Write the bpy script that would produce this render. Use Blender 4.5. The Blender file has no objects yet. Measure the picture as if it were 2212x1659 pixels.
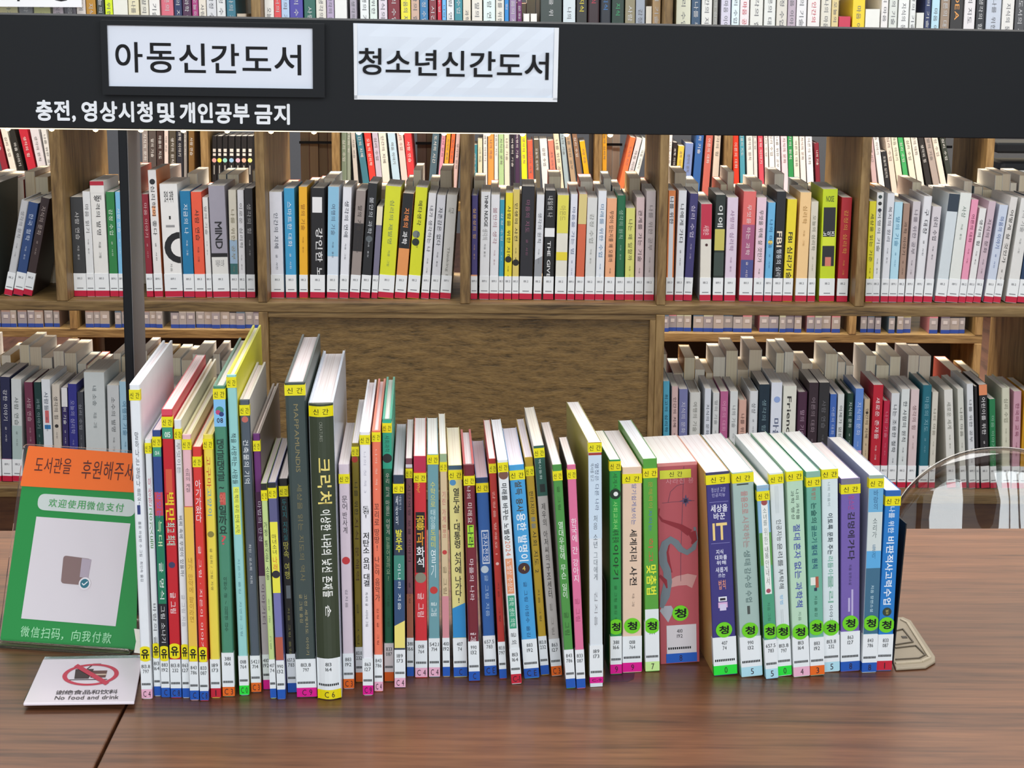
import bpy, math, random, sys
from mathutils import Vector, Matrix
random.seed(7)
S = bpy.context.scene
COL = S.collection

# ------------------------------------------------------------------ camera
FPX = 3800.0; CX, CY = 1106.0, 829.5
PITCH, ROLL = math.radians(12.5), math.radians(0.4)
TZ = 0.75                                  # table top
CAM = Vector((0, 0, TZ + 0.72))
F_ = Vector((0, math.cos(PITCH), -math.sin(PITCH)))
_R = Vector((1, 0, 0)); _U = Vector((0, math.sin(PITCH), math.cos(PITCH)))
R_ = _R * math.cos(ROLL) + _U * math.sin(ROLL)
U_ = _U * math.cos(ROLL) - _R * math.sin(ROLL)
cam_d = bpy.data.cameras.new('camera'); cam = bpy.data.objects.new('camera', cam_d); COL.objects.link(cam)
m = Matrix((R_, U_, -F_)).transposed().to_4x4(); m.translation = CAM
cam.matrix_world = m
cam_d.sensor_width = 36; cam_d.lens = FPX / 2212 * 36; cam_d.clip_start = 0.05
S.camera = cam
def ray(px, py): return F_ + R_ * ((px - CX) / FPX) - U_ * ((py - CY) / FPX)
def on_z(px, py, z):
    d = ray(px, py); return CAM + d * ((z - CAM.z) / d.z)
def on_y(px, py, y):
    d = ray(px, py); return CAM + d * (y / d.y)
def on_plane(px, py, p, n):
    d = ray(px, py); return CAM + d * ((p - CAM).dot(n) / d.dot(n))
def to_px(v):
    d = Vector(v) - CAM; k = d.dot(F_); return CX + FPX * d.dot(R_) / k, CY - FPX * d.dot(U_) / k

# ------------------------------------------------------------------ world, lights, exposure
W = bpy.data.worlds.new('world'); S.world = W; W.use_nodes = True
W.node_tree.nodes['Background'].inputs[0].default_value = (0.86, 0.93, 1.0, 1)
W.node_tree.nodes['Background'].inputs[1].default_value = 0.45
def area(name, loc, target, sx, sy, power, col, spread=180):
    l = bpy.data.lights.new(name, 'AREA'); l.shape = 'RECTANGLE'; l.size = sx; l.size_y = sy
    l.energy = power; l.color = col; l.spread = math.radians(spread)
    o = bpy.data.objects.new(name, l); COL.objects.link(o); o.location = loc
    o.rotation_euler = (Vector(target) - Vector(loc)).to_track_quat('-Z', 'Y').to_euler()
    o['label'] = 'light'; return o
area('ceiling_light_table', (0.2, 2.6, 3.3), (0.2, 2.5, 0), 3.2, 0.9, 84, (1, 0.98, 0.96))
for _i, _x in enumerate((-1.6, -0.35, 0.9, 2.15, 3.4)): area('window_light', (_x, -2.4, 2.35), (_x * .6, 3, 0.9), 1.0, 1.9, 33, (0.88, 0.95, 1.0))
area('ceiling_light_aisle', (0.1, 4.95, 3.1), (0.1, 4.7, 0), 5.0, 0.7, 190, (1, 0.92, 0.8), 110)
area('ceiling_light_far', (0.1, 7.4, 3.1), (0.1, 7.2, 0), 5.0, 1.5, 50, (1, 0.97, 0.92))
S.view_settings.view_transform = 'Standard'; S.view_settings.look = 'None'
S.view_settings.gamma = 1; S.view_settings.use_curve_mapping = False
S.view_settings.exposure = 0.0
S.cycles.use_denoising = True
S.cycles.max_bounces = 8; S.cycles.transparent_max_bounces = 12

# ------------------------------------------------------------------ materials
def lin(h):
    h = h.lstrip('#'); out = []
    for i in (0, 2, 4):
        c = int(h[i:i+2], 16) / 255
        out.append(c / 12.92 if c <= 0.04045 else ((c + 0.055) / 1.055) ** 2.4)
    return (*out, 1)
MATS = {}
def mat(h, rough=0.42, key='m', emit=0, metal=0):
    k = (key, h, rough, emit, metal)
    if k in MATS: return MATS[k]
    mt = bpy.data.materials.new(f'{key}_{h}'); mt.use_nodes = True
    nt = mt.node_tree; b = nt.nodes['Principled BSDF']
    b.inputs['Base Color'].default_value = lin(h); b.inputs['Roughness'].default_value = rough
    b.inputs['Metallic'].default_value = metal
    if emit:
        b.inputs['Emission Color'].default_value = lin(h); b.inputs['Emission Strength'].default_value = emit
    if key in ('paper', 'cover', 'metal'):
        tc = nt.nodes.new('ShaderNodeTexCoord'); n = nt.nodes.new('ShaderNodeTexNoise')
        n.inputs['Scale'].default_value = 60 if key != 'metal' else 300; n.inputs['Detail'].default_value = 3
        nt.links.new(tc.outputs['Object'], n.inputs['Vector'])
        mr = nt.nodes.new('ShaderNodeMapRange'); mr.inputs['To Min'].default_value = 0.94; mr.inputs['To Max'].default_value = 1.04
        nt.links.new(n.outputs['Fac'], mr.inputs['Value'])
        hs = nt.nodes.new('ShaderNodeHueSaturation'); hs.inputs['Color'].default_value = lin(h)
        nt.links.new(mr.outputs[0], hs.inputs['Value']); nt.links.new(hs.outputs[0], b.inputs['Base Color'])
    MATS[k] = mt; return mt
def pages_mat(h):
    k = ('pages', h)
    if k in MATS: return MATS[k]
    mt = bpy.data.materials.new(f'pages_{h}'); mt.use_nodes = True
    nt = mt.node_tree; b = nt.nodes['Principled BSDF']; b.inputs['Roughness'].default_value = 0.8
    tc = nt.nodes.new('ShaderNodeTexCoord'); mp = nt.nodes.new('ShaderNodeMapping'); mp.inputs['Scale'].default_value = (900, 3, 3)
    n = nt.nodes.new('ShaderNodeTexNoise'); n.inputs['Scale'].default_value = 1; n.inputs['Detail'].default_value = 2
    r = nt.nodes.new('ShaderNodeValToRGB'); c = lin(h)
    r.color_ramp.elements[0].position = 0.3; r.color_ramp.elements[0].color = (c[0]*.86, c[1]*.8, c[2]*.78, 1)
    r.color_ramp.elements[1].position = 0.52; r.color_ramp.elements[1].color = c
    nt.links.new(tc.outputs['Object'], mp.inputs[0]); nt.links.new(mp.outputs[0], n.inputs['Vector'])
    nt.links.new(n.outputs['Fac'], r.inputs[0]); nt.links.new(r.outputs[0], b.inputs['Base Color'])
    MATS[k] = mt; return mt
def wood(name, dark, mid, light, scale, axis_scale, rough=0.5, coat=0.0, bump=0.15, fig=1.0):
    mt = bpy.data.materials.new(name); mt.use_nodes = True
    nt = mt.node_tree; N = nt.nodes; L = nt.links; b = N['Principled BSDF']
    b.inputs['Roughness'].default_value = rough; b.inputs['Coat Weight'].default_value = coat; b.inputs['Coat Roughness'].default_value = 0.18
    tc = N.new('ShaderNodeTexCoord')
    wn = N.new('ShaderNodeTexNoise'); wn.inputs['Scale'].default_value = 2.5; wn.inputs['Detail'].default_value = 2
    mp = N.new('ShaderNodeMapping'); mp.inputs['Scale'].default_value = axis_scale
    va = N.new('ShaderNodeVectorMath'); va.operation = 'MULTIPLY_ADD'; va.inputs[1].default_value = (0.05*fig,)*3
    L.new(tc.outputs['Object'], wn.inputs['Vector']); L.new(wn.outputs['Color'], va.inputs[0]); L.new(tc.outputs['Object'], va.inputs[2])
    L.new(va.outputs[0], mp.inputs[0])
    n1 = N.new('ShaderNodeTexNoise'); n1.inputs['Scale'].default_value = scale; n1.inputs['Detail'].default_value = 7; n1.inputs['Roughness'].default_value = 0.62
    L.new(mp.outputs[0], n1.inputs['Vector'])
    n2 = N.new('ShaderNodeTexNoise'); n2.inputs['Scale'].default_value = scale * 4.5; n2.inputs['Detail'].default_value = 4
    L.new(mp.outputs[0], n2.inputs['Vector'])
    mx = N.new('ShaderNodeMath'); mx.operation = 'MULTIPLY_ADD'; mx.inputs[1].default_value = 0.35; L.new(n2.outputs['Fac'], mx.inputs[0])
    ml = N.new('ShaderNodeMath'); ml.operation = 'MULTIPLY'; ml.inputs[1].default_value = 0.7; L.new(n1.outputs['Fac'], ml.inputs[0]); L.new(ml.outputs[0], mx.inputs[2])
    r = N.new('ShaderNodeValToRGB'); e = r.color_ramp.elements
    e[0].position = 0.36; e[0].color = lin(dark); e[1].position = 0.66; e[1].color = lin(light)
    c = e.new(0.5); c.color = lin(mid)
    L.new(mx.outputs[0], r.inputs[0]); L.new(r.outputs[0], b.inputs['Base Color'])
    bp = N.new('ShaderNodeBump'); bp.inputs['Strength'].default_value = bump; bp.inputs['Distance'].default_value = 0.002
    L.new(mx.outputs[0], bp.inputs['Height']); L.new(bp.outputs[0], b.inputs['Normal'])
    return mt
M_OAKV = wood('oak_vertical', '4c3619', '7c6138', '9a7e50', 3.4, (11, 11, 1.4))
M_OAKH = wood('oak_horizontal', '3e2d14', '735a33', '90764a', 3.4, (1.3, 10, 22))
M_PANEL = wood('oak_panel', '40300f', '6e552c', '85693a', 6.0, (3.6, 9, 16), fig=0.5, bump=0.8)
M_PLINTH = wood('dark_plinth', '3a2012', '59371f', '6b4a28', 3.0, (1.0, 9, 9))
M_TABLE = wood('walnut_laminate', '4a2b19', '6f452b', '855637', 3.6, (0.8, 13, 5), rough=0.4, coat=0.12, bump=0.02, fig=0.3)
M_BLACK = mat('0d0f13', 0.5, 'metal')
M_BLACK.node_tree.nodes['Principled BSDF'].inputs['Specular IOR Level'].default_value = 0.22
M_WHITE = mat('f2f3f5', 0.5)
M_INK = mat('08080c', 0.8)
M_STICK = mat('f0e30c', 0.4); M_LBL = mat('eef1f2', 0.35)
def glass(name, rough=0.02, col='ffffff', ior=1.49):
    mt = bpy.data.materials.new(name); mt.use_nodes = True; b = mt.node_tree.nodes['Principled BSDF']
    b.inputs['Base Color'].default_value = lin(col); b.inputs['Transmission Weight'].default_value = 1
    b.inputs['Roughness'].default_value = rough; b.inputs['IOR'].default_value = ior; return mt
M_GLASS = glass('clear_acrylic')
def thin_clear(name, tint, gloss, rough):
    mt = bpy.data.materials.new(name); mt.use_nodes = True; nt = mt.node_tree; N = nt.nodes; L = nt.links
    N.remove(N['Principled BSDF']); out = N['Material Output']
    tr = N.new('ShaderNodeBsdfTransparent'); tr.inputs[0].default_value = lin(tint)
    gl = N.new('ShaderNodeBsdfGlossy'); gl.inputs['Roughness'].default_value = rough
    fr = N.new('ShaderNodeFresnel'); fr.inputs['IOR'].default_value = 1.5
    ma = N.new('ShaderNodeMath'); ma.operation = 'MULTIPLY_ADD'; ma.inputs[1].default_value = 1.3; ma.inputs[2].default_value = gloss
    mx = N.new('ShaderNodeMixShader'); L.new(fr.outputs[0], ma.inputs[0]); cl = N.new('ShaderNodeMath'); cl.operation = 'MINIMUM'; cl.inputs[1].default_value = 0.22; L.new(ma.outputs[0], cl.inputs[0]); L.new(cl.outputs[0], mx.inputs[0])
    L.new(tr.outputs[0], mx.inputs[1]); L.new(gl.outputs[0], mx.inputs[2]); L.new(mx.outputs[0], out.inputs['Surface']); return mt
M_CLEAR = thin_clear('clear_polycarbonate', 'f4f4f2', 0.02, 0.015); M_RIM = thin_clear('clear_rim', 'bdb6ae', -0.03, 0.25)

# ------------------------------------------------------------------ mesh builder
class MB:
    def __init__(s): s.v = []; s.f = []; s.mi = []; s.mats = []
    def m(s, mt):
        if mt not in s.mats: s.mats.append(mt)
        return s.mats.index(mt)
    def poly(s, pts, mt):
        n = len(s.v); s.v += [tuple(p) for p in pts]; s.f.append(tuple(range(n, n + len(pts)))); s.mi.append(s.m(mt))
    def box(s, x0, x1, y0, y1, z0, z1, mt, top=None):
        n = len(s.v); k = s.m(mt)
        s.v += [(x0,y0,z0),(x1,y0,z0),(x1,y1,z0),(x0,y1,z0),(x0,y0,z1),(x1,y0,z1),(x1,y1,z1),(x0,y1,z1)]
        for f in ((3,2,1,0),(4,5,6,7),(0,1,5,4),(1,2,6,5),(2,3,7,6),(3,0,4,7)):
            s.f.append(tuple(n + i for i in f)); s.mi.append(k)
    def prism(s, pts, z0, z1, mt):               # pts CCW in xy
        n = len(s.v); k = s.m(mt); c = len(pts)
        s.v += [(p[0], p[1], z0) for p in pts] + [(p[0], p[1], z1) for p in pts]
        s.f.append(tuple(n + i for i in reversed(range(c)))); s.mi.append(k)
        s.f.append(tuple(n + c + i for i in range(c))); s.mi.append(k)
        for i in range(c):
            j = (i + 1) % c; s.f.append((n+i, n+j, n+c+j, n+c+i)); s.mi.append(k)
    def add(s, verts, faces, mt):
        n = len(s.v); k = s.m(mt); s.v += verts
        for f in faces: s.f.append(tuple(n + i for i in f)); s.mi.append(k)
    def mesh(s, name):
        me = bpy.data.meshes.new(name); me.from_pydata(s.v, [], s.f)
        for mt in s.mats: me.materials.append(mt)
        me.polygons.foreach_set('material_index', s.mi); me.update(); return me
    def build(s, name, parent=None, M=None, bevel=0, smooth=False):
        o = bpy.data.objects.new(name, s.mesh(name)); COL.objects.link(o)
        if parent: o.parent = parent
        if M is not None: o.matrix_world = M
        if bevel:
            b = o.modifiers.new('bevel', 'BEVEL'); b.width = bevel; b.segments = 2; b.limit_method = 'ANGLE'
        if smooth:
            for p in o.data.polygons: p.use_smooth = True
        return o
def tag(o, label=None, cat=None, group=None, kind=None):
    if label: o['label'] = label
    if cat: o['category'] = cat
    if group: o['group'] = group
    if kind: o['kind'] = kind
    return o
def empty(name, M, label, cat, group=None):
    o = bpy.data.objects.new(name, None); COL.objects.link(o); o.matrix_world = M; o.empty_display_size = 0.05
    return tag(o, label, cat, group)

def literals(code):
    """every character used in the text constants of this script"""
    out = set()
    for c in code.co_consts:
        if hasattr(c, 'co_consts'): out |= literals(c)
        else: out |= set(str(c))
    return out
CHARS = ''.join(sorted(c for c in literals(sys._getframe().f_code) if c.isprintable() and c not in ' ' and (ord(c) > 0x1100 or ord(c) in (0xB7,) or c.isalnum() and ord(c) < 128 or c in '?!,./~-')))
GL = {}
def _glyphs(chars, res):
    """outline meshes of many characters from one text object, one line each"""
    c = bpy.data.curves.new('t', 'FONT'); c.body = '\n'.join(chars); c.resolution_u = res; c.space_line = 4.0
    o = bpy.data.objects.new('t', c); me = bpy.data.meshes.new_from_object(o)
    vs = [(p.co.x, p.co.y) for p in me.vertices]; fs = [tuple(q.vertices) for q in me.polygons]
    bpy.data.objects.remove(o); bpy.data.curves.remove(c); bpy.data.meshes.remove(me)
    out = {k: ([], [], {}) for k in range(len(chars))}
    for f in fs:
        k = int(round((-vs[f[0]][1] + 0.35) / 4.0)); V, Fc, mp = out[k]; g = []
        for i in f:
            if i not in mp: mp[i] = len(V); V.append((vs[i][0], vs[i][1] + 4.0 * k))
            g.append(mp[i])
        Fc.append(tuple(g))
    for k, ch in enumerate(chars):
        if out[k][0]: GL[ch, res] = (out[k][0], out[k][1])
def glyph(ch, res):
    if (ch, 'done' + str(res)) not in GL:
        pool = ''.join(sorted(set(CHARS))) if res == 2 else ch
        if ch not in pool: pool = ch
        _glyphs(pool, res)
        for q in pool: GL[q, 'done' + str(res)] = 1
    return GL.get((ch, res))
TXT = {}
def text_geom(s, res=2, stacked=False):
    k = (s, res, stacked)
    if k in TXT: return TXT[k]
    V = []; Fc = []; x = 0.0
    for n, ch in enumerate(s):
        g = glyph(ch, res) if ch != ' ' else None
        wide = ord(ch) > 0x1100
        if g is None: x += 0.35 if not stacked else 0.5; continue
        a, b = min(p[0] for p in g[0]), max(p[0] for p in g[0]); o = len(V)
        if stacked: V += [(p[0] - (a + b) / 2, p[1] - x) for p in g[0]]; x += 0.98 if wide else 0.8
        elif wide: V += [(p[0] + x, p[1]) for p in g[0]]; x += 0.96
        else: V += [(p[0] - a + x + .04, p[1]) for p in g[0]]; x += b - a + 0.1
        Fc += [tuple(i + o for i in f) for f in g[1]]
    if not V: TXT[k] = (V, Fc, 0, 1, 0, 1); return TXT[k]
    xs = [p[0] for p in V]; ys = [p[1] for p in V]
    TXT[k] = (V, Fc, min(xs), max(xs), min(ys), max(ys)); return TXT[k]
def put_text(mb, s, box, fn, mt, mode='H', bold=0.0, res=2):
    """box (u0,u1,v0,v1); fn(u,v)->xyz; H along u, R turned to read downwards, V stacked syllables; bold = stroke swelling in em"""
    v, f, x0, x1, y0, y1 = text_geom(s, res, mode == 'V')
    if not f: return
    u0, u1, v0, v1 = box; w = max(x1 - x0, 1e-6); h = max(y1 - y0, 1e-6)
    sh = [(0, 0)] if bold < 0.008 else [(bold * math.cos(a * math.pi / 2 + .78), bold * math.sin(a * math.pi / 2 + .78)) for a in range(4)]
    if bold > 0.025: sh = [(bold * math.cos(a * math.pi / 4), bold * math.sin(a * math.pi / 4)) for a in range(8)] + [(0, 0)]
    o0 = Vector(fn(0, 0)); nrm = (Vector(fn(1, 0)) - o0).cross(Vector(fn(0, 1)) - o0).normalized() * 2.5e-5
    for kk, (sx, sy) in enumerate(sh):
        if mode == 'R': pts = [fn(u0 + (p[1]+sy-y0)/h*(u1-u0), v1 - (p[0]+sx-x0)/w*(v1-v0)) for p in v]
        else: pts = [fn(u0 + (p[0]+sx-x0)/w*(u1-u0), v0 + (p[1]+sy-y0)/h*(v1-v0)) for p in v]
        if kk: pts = [tuple(Vector(p) + nrm * kk) for p in pts]
        mb.add(pts, f, mt)

ORD = 'first second third fourth fifth sixth seventh eighth ninth tenth eleventh twelfth thirteenth fourteenth fifteenth sixteenth seventeenth eighteenth nineteenth twentieth'.split()
def ordn(i):
    if i <= 20: return ORD[i-1]
    t = {2: 'twenty', 3: 'thirty', 4: 'forty'}[i // 10]
    if i % 10 == 0: return {3: 'thirtieth', 4: 'fortieth'}[i // 10]
    return t + '-' + ORD[i % 10 - 1]

# ------------------------------------------------------------------ a book (local: spine face at y=0 facing -y, x thickness, z up)
def cover_mesh(w, h, d, col, hard, t=None, curved=0.0, side=None):
    t = t or (0.0022 if hard else 0.0006); cm = mat(col, 0.38, 'cover'); sm = mat(side, 0.38, 'cover') if side else cm
    mb = MB(); a = w / 2; n = 6
    k = min(0.0035 if hard else 0.0012, w * 0.22)
    outer = []
    if curved:
        outer = [(-a + w * i / n, -curved * math.sin(math.pi * i / n) + 0.002) for i in range(n + 1)]
    else:
        outer = [(-a, k), (-a + k * 0.35, k * 0.2), (-a + k, 0), (a - k, 0), (a - k * 0.35, k * 0.2), (a, k)]
    mb.prism(outer + [(a, max(k, .002) + t), (-a, max(k, .002) + t)] if curved else outer + [(a, k + t), (-a, k + t)], 0, h, cm)
    y0 = (max(k, .002) if curved else k) + t - 0.0001
    mb.box(-a, -a + t, y0, d, 0, h, sm); mb.box(a - t, a, y0, d, 0, h, sm)
    return mb
def page_mesh(w, h, d, hard, col, t=None):
    t = t or (0.0022 if hard else 0.0006); g = 0.003 if hard else 0.0006
    mb = MB(); a = w / 2 - t; pm = pages_mat(col)
    n = 5; rows = []
    top = h - g
    y0, y1 = 0.0035, d - (0.003 if hard else 0.0008)
    mb.box(-a, a, y0, y1, g if hard else 0.0003, top, pm)
    return mb
def spine_fn(w, h, y, curved=0.0):
    if curved:
        return lambda u, v: (u * w - w/2, y + 0.002 - curved * math.sin(math.pi * min(max(u, 0), 1)), v * h)
    return lambda u, v: (u * w - w/2, y, v * h)
def prints(mb, spec, w, h, v_of, curved=0):
    """spec items: P|y0|y1|col[|u0|u1]  R/V/H|text|y0|y1|col[|u0|u1]  D|yc|u|r(m)|col  T slanted patch P with skew"""
    fn1 = spine_fn(w, h, -0.0002, curved); fn2 = spine_fn(w, h, -0.0004, curved)
    for kk, it in enumerate(spec.split(';')):
        q = it.strip().split('|'); yo = -0.0002 - kk * 8e-6; fn1 = spine_fn(w, h, yo, curved); fn2 = spine_fn(w, h, yo - 1e-5 - (.0011 if curved else 0), curved)
        if q[0] == 'P' or q[0] == 'S':
            u0, u1 = (float(q[4]), float(q[5])) if len(q) > 5 else (0.01, 0.99)
            a, b = v_of(float(q[1])), v_of(float(q[2])); mt = mat(q[3]); n = 6 if curved else 1
            sk = v_of(float(q[1])) - v_of(float(q[1]) + (12 if float(q[1]) > 2 else .04)) if q[0] == 'S' else 0
            for i in range(n):
                ua, ub = u0 + (u1-u0)*i/n, u0 + (u1-u0)*(i+1)/n
                mb.poly([fn1(ua, b), fn1(ub, b), fn1(ub, a + sk*ub), fn1(ua, a + sk*ua)], mt)
        elif q[0] == 'D':
            r = float(q[3]) * (.83 if float(q[1]) > 2 else 1); uc, vc = float(q[2]), v_of(float(q[1])); mt = mat(q[4])
            mb.poly([(max(-w/2, min(w/2, uc*w - w/2 + r*math.cos(t*math.pi/9))), yo - curved*.99, vc*h + r*math.sin(t*math.pi/9)) for t in range(18)], mt)
        elif q[0] in 'RVH' and q[0]:
            u0, u1 = (float(q[5]), float(q[6])) if len(q) > 6 else (0.24, 0.76)
            put_text(mb, q[1], (u0, u1, v_of(float(q[3])), v_of(float(q[2]))), fn2, mat(q[4]), q[0], 0.02 if w * (u1 - u0) > .0055 and len(q[1]) < 16 else 0)
def sticker_mesh(w, z0, z1, mt, wrap=0.007, y=-0.0005, curved=0.0):
    mb = MB(); a = w/2 + 0.0002
    if curved:
        n = 6
        for i in range(n):
            x0, x1 = -w/2 + w*i/n, -w/2 + w*(i+1)/n
            f = lambda x: y + 0.002 - curved * math.sin(math.pi * (x + w/2) / w)
            mb.poly([(x0, f(x0), z0), (x1, f(x1), z0), (x1, f(x1), z1), (x0, f(x0), z1)], mt)
    else:
        mb.box(-a, a, y, 0.0, z0, z1, mt)
    mb.box(-a, -a + 0.0003, 0, wrap, z0, z1, mt); mb.box(a - 0.0003, a, 0, wrap, z0, z1, mt)
    return mb

CODE = {'blue': '1c57b4', 'pink': 'f0b4cb', 'magenta': 'e0128f', 'orange': 'ec6a1c', 'green': '26e23e', 'red': 'c91f36', 'yellow': 'f2dd14', 'sky': 'b4e0ec', 'lime': 'cdee9a', 'shelfred': 'c2183c', 'darkred': 'b81826'}
CALLS = ['813.8\n797', '813\n164', '883\n192', '813.8\n232', '863\n127', '843\n786', '833\n087', '189\n173', '381\n166', '018\n764', '542.1\n714', '410\n192', '407\n74', '990\n132', '657.5\n783']

YAW = math.radians(6.7)
def relax(B, walls=(None, None), n=240, gap=.0006):
    """B: dicts c (centre at z=0), s (slope), w, h along one line, left to right; nudges neighbours until none intersect"""
    e = lambda b: .5 * math.sqrt(1 + b['s'] ** 2)
    for it in range(n):
        for i in range(len(B) + 1):
            if i == 0:
                if walls[0] is None: continue
                b = B[0]
                for z in (0, b['h']):
                    d = walls[0] - (b['c'] + b['s'] * z - b['w'] / 2)
                    if d > 0:
                        if z == 0: b['c'] += d; b['s'] -= d / b['h']
                        else: b['s'] += d / b['h']
                continue
            if i == len(B):
                if walls[1] is None: continue
                b = B[-1]
                for z in (0, b['h']):
                    d = (b['c'] + b['s'] * z + b['w'] / 2) - walls[1]
                    if d > 0:
                        if z == 0: b['c'] -= d; b['s'] += d / b['h']
                        else: b['s'] -= d / b['h']
                continue
            a, b = B[i-1], B[i]; H = min(a['h'], b['h'])
            for z in (0, H):
                d = (a['c'] + a['s'] * z + a['w'] * e(a)) - (b['c'] + b['s'] * z - b['w'] * e(b)) + gap
                if d > 0:
                    q = d * .38
                    if z == 0: a['c'] -= q; a['s'] += q / H; b['c'] += q; b['s'] -= q / H
                    else: a['s'] -= q / H; b['s'] += q / H
                    a['w'] = max(a['w'] * .75, a['w'] - d * .12); b['w'] = max(b['w'] * .75, b['w'] - d * .12)
    return B

def fg_book(n, label, tl, tr, ty, bl, br, by, backy, kind, cover, pages, sy, rnd, code, ctext, spec, side=None, wt=86, yaw=YAW, call=None):
    P, w, lean, h, T = FGEO[n][:5]
    dy = Vector((-math.sin(yaw), math.cos(yaw), 0)); dx = Vector((math.cos(yaw), math.sin(yaw), 0))
    bt = on_z((tl + tr) / 2, backy, T.z)
    d = max(0.10, min(0.34, (bt.y - T.y) / math.cos(yaw)))
    hard = kind in 'hc'; curved = 0.005 if kind == 'c' else 0
    lift = w / 2 * abs(math.sin(lean))
    M = Matrix.Translation(P + Vector((0, 0, lift + 0.0002))) @ Matrix.Rotation(yaw, 4, 'Z') @ Matrix.Rotation(lean, 4, 'Y')
    root = empty('book', M, label, 'book', 'new books standing on the table')
    vo = lambda y: 1 - (y - ty) / (by - ty)
    def part(mb, name): o = mb.build(name); o.parent = root; return o
    part(cover_mesh(w, h, d, cover, hard, curved=curved, side=side), 'cover')
    pg = part(page_mesh(w, h, d, hard, pages), 'page_block')
    if spec:
        mb = MB(); prints(mb, spec, w, h, vo, curved); part(mb, 'spine_title')
    fn = spine_fn(w, h, -0.0008, curved)
    # yellow new-arrival sticker
    if sy:
        sh = 22 if bl < 700 else 20
        mb = sticker_mesh(w, vo(sy + sh) * h, vo(sy) * h, M_STICK, curved=curved)
        sw = min(.43, .0078 / w)
        put_text(mb, '신 간', (.5 - sw, .5 + sw, vo(sy + sh*.8), vo(sy + sh*.25)), fn, M_INK, 'H', 0.0)
        part(mb, 'new_arrival_sticker')
    # call number label with colour code band
    cy = by - 22; hh = h
    wy = by - wt
    ins = label.startswith('very thick red')
    mb = sticker_mesh(w, vo(cy) * h, vo(wy) * h, M_LBL, curved=curved) if not ins else MB()
    if ins: mb.box(-w*.33, w*.42, -.0006, -.0001, vo(cy) * h, vo(wy) * h, mat('d4cdd0', .4))
    c = call or CALLS[n % len(CALLS)]
    for li, tx in enumerate(c.split('\n')):
        hw = min(.42, len(tx) * .0026 / w / 2 * .8)
        put_text(mb, tx, (.5 - hw, .5 + hw, vo(wy + 17 + li * 11), vo(wy + 9 + li * 11)), fn, M_INK)
    bw = min(.44, .013 / w)
    for i in range(11): a_ = .5 - bw + i * bw * 2 / 11; mb.poly([fn(a_, vo(cy-9)), fn(a_ + bw*.12, vo(cy-9)), fn(a_ + bw*.12, vo(cy-14)), fn(a_, vo(cy-14))], M_INK)
    part(mb, 'call_number_label')
    off = 7 if label.startswith('tall white and pale') else 0
    mb = sticker_mesh(w, vo(by - 1.5 - off) * h, vo(cy) * h, mat(CODE[code], 0.35), curved=curved) if not ins else MB()
    if ins: mb.box(-w*.35, w*.43, -.0006, -.0001, vo(by - 1.5) * h, vo(cy) * h, mat(CODE[code], .35))
    cw = min(.36, (.0052 if len(ctext) > 1 else .0005 if ctext == '1' else .0016) / w)
    if ctext: put_text(mb, ctext, (.52 - cw, .52 + cw, vo(by - 5 - off), vo(cy + 4)), fn, mat('2a1020'), 'H', 0.0)
    part(mb, 'colour_code_sticker')
    if rnd:
        mb = MB(); vc = vo(rnd[1]); r = 17 / (by - ty) * h; col = 'f2e210' if rnd[0] == 'y' else '6fd41e'; rx = min(r, w/2*.97)
        if curved: rx = w*.4
        u0 = 0.5
        pts = []
        for t in range(28):
            x = r * math.cos(t*math.pi/14); x = max(-rx, min(rx, x)); pts.append((x, -0.0009, vc*h + r*math.sin(t*math.pi/14)))
        mb.poly(pts, mat(col))
        f3 = lambda u, v: (u*w - w/2, -0.0011, v*h)
        s = 10 if rnd[0] == 'y' else 8.5
        put_text(mb, '유' if rnd[0] == 'y' else '청', (0.5 - min(.36, .55*r/w), 0.5 + min(.36, .55*r/w), vo(rnd[1] + s), vo(rnd[1] - s)), f3, M_INK, 'H', 0.03)
        part(mb, 'round_sticker')
    return root, w, h, d

# ------------------------------------------------------------------ room shell
def structure(name, mb, **k): o = mb.build(name, **k); o['kind'] = 'structure'; return o
mb = MB(); mb.box(-6, 6, -3, 11, -0.05, 0, wood('floor_laminate', '4d3022', '7a4d38', '8c5a42', 2, (6, .8, 6), rough=.4)); structure('floor', mb)
mb = MB(); mb.box(-6, 6, 11, 11.1, 0, 3.4, mat('8d8f93', .8, 'paper')); structure('wall_back', mb)

# ------------------------------------------------------------------ bookcases
YB = 3.7
ZM = on_y(1106, 657, YB).z; ZL = on_y(1106, 1062, YB).z; ZT = ZM + 0.425
DEP = 0.43; TH = 0.021
YB2 = on_z(1106, 717, ZL).y; ZF = ZL - 0.36
print('levels', ZM, ZL, ZT, 'second case', YB2)
def X1(px, y=657): return on_y(px, y, YB).x
def X2(px, y=350): return on_y(px, y, YB2).x
caseA = tag(bpy.data.objects.new('bookcase', None), 'open oak bookcase behind the table, closed panel in its middle', 'bookcase'); COL.objects.link(caseA)
caseA.location = (0, YB, 0)
def part_box(name, par, x0, x1, y0, y1, z0, z1, mt, bev=0.0015):
    mb = MB(); mb.box(x0, x1, y0, y1, z0, z1, mt); o = mb.build(name, bevel=bev); o.parent = par
    o.matrix_parent_inverse = Matrix.Translation(-par.location); return o
XL, XR = -1.75, 1.75
for z in (ZL, ZM, ZT, ZT + 0.43): part_box('shelf', caseA, XL, XR, YB, YB + DEP, z - TH, z, M_OAKH)
ups = {'m': [(123, 147), (558, 578), (994, 1015), (1418, 1437), (1846, 1866)], 't': [(558, 578), (1418, 1437)], 'l': [(558, 578), (1418, 1437)]}
for lev, z0, z1 in (('m', ZM, ZT - TH), ('t', ZT, ZT + .43 - TH), ('l', ZL, ZM - TH)):
    for a, b in ups[lev]:
        part_box('upright', caseA, X1(a), X1(b), YB - 0.001, YB + DEP, z0, z1, M_OAKV)
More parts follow.
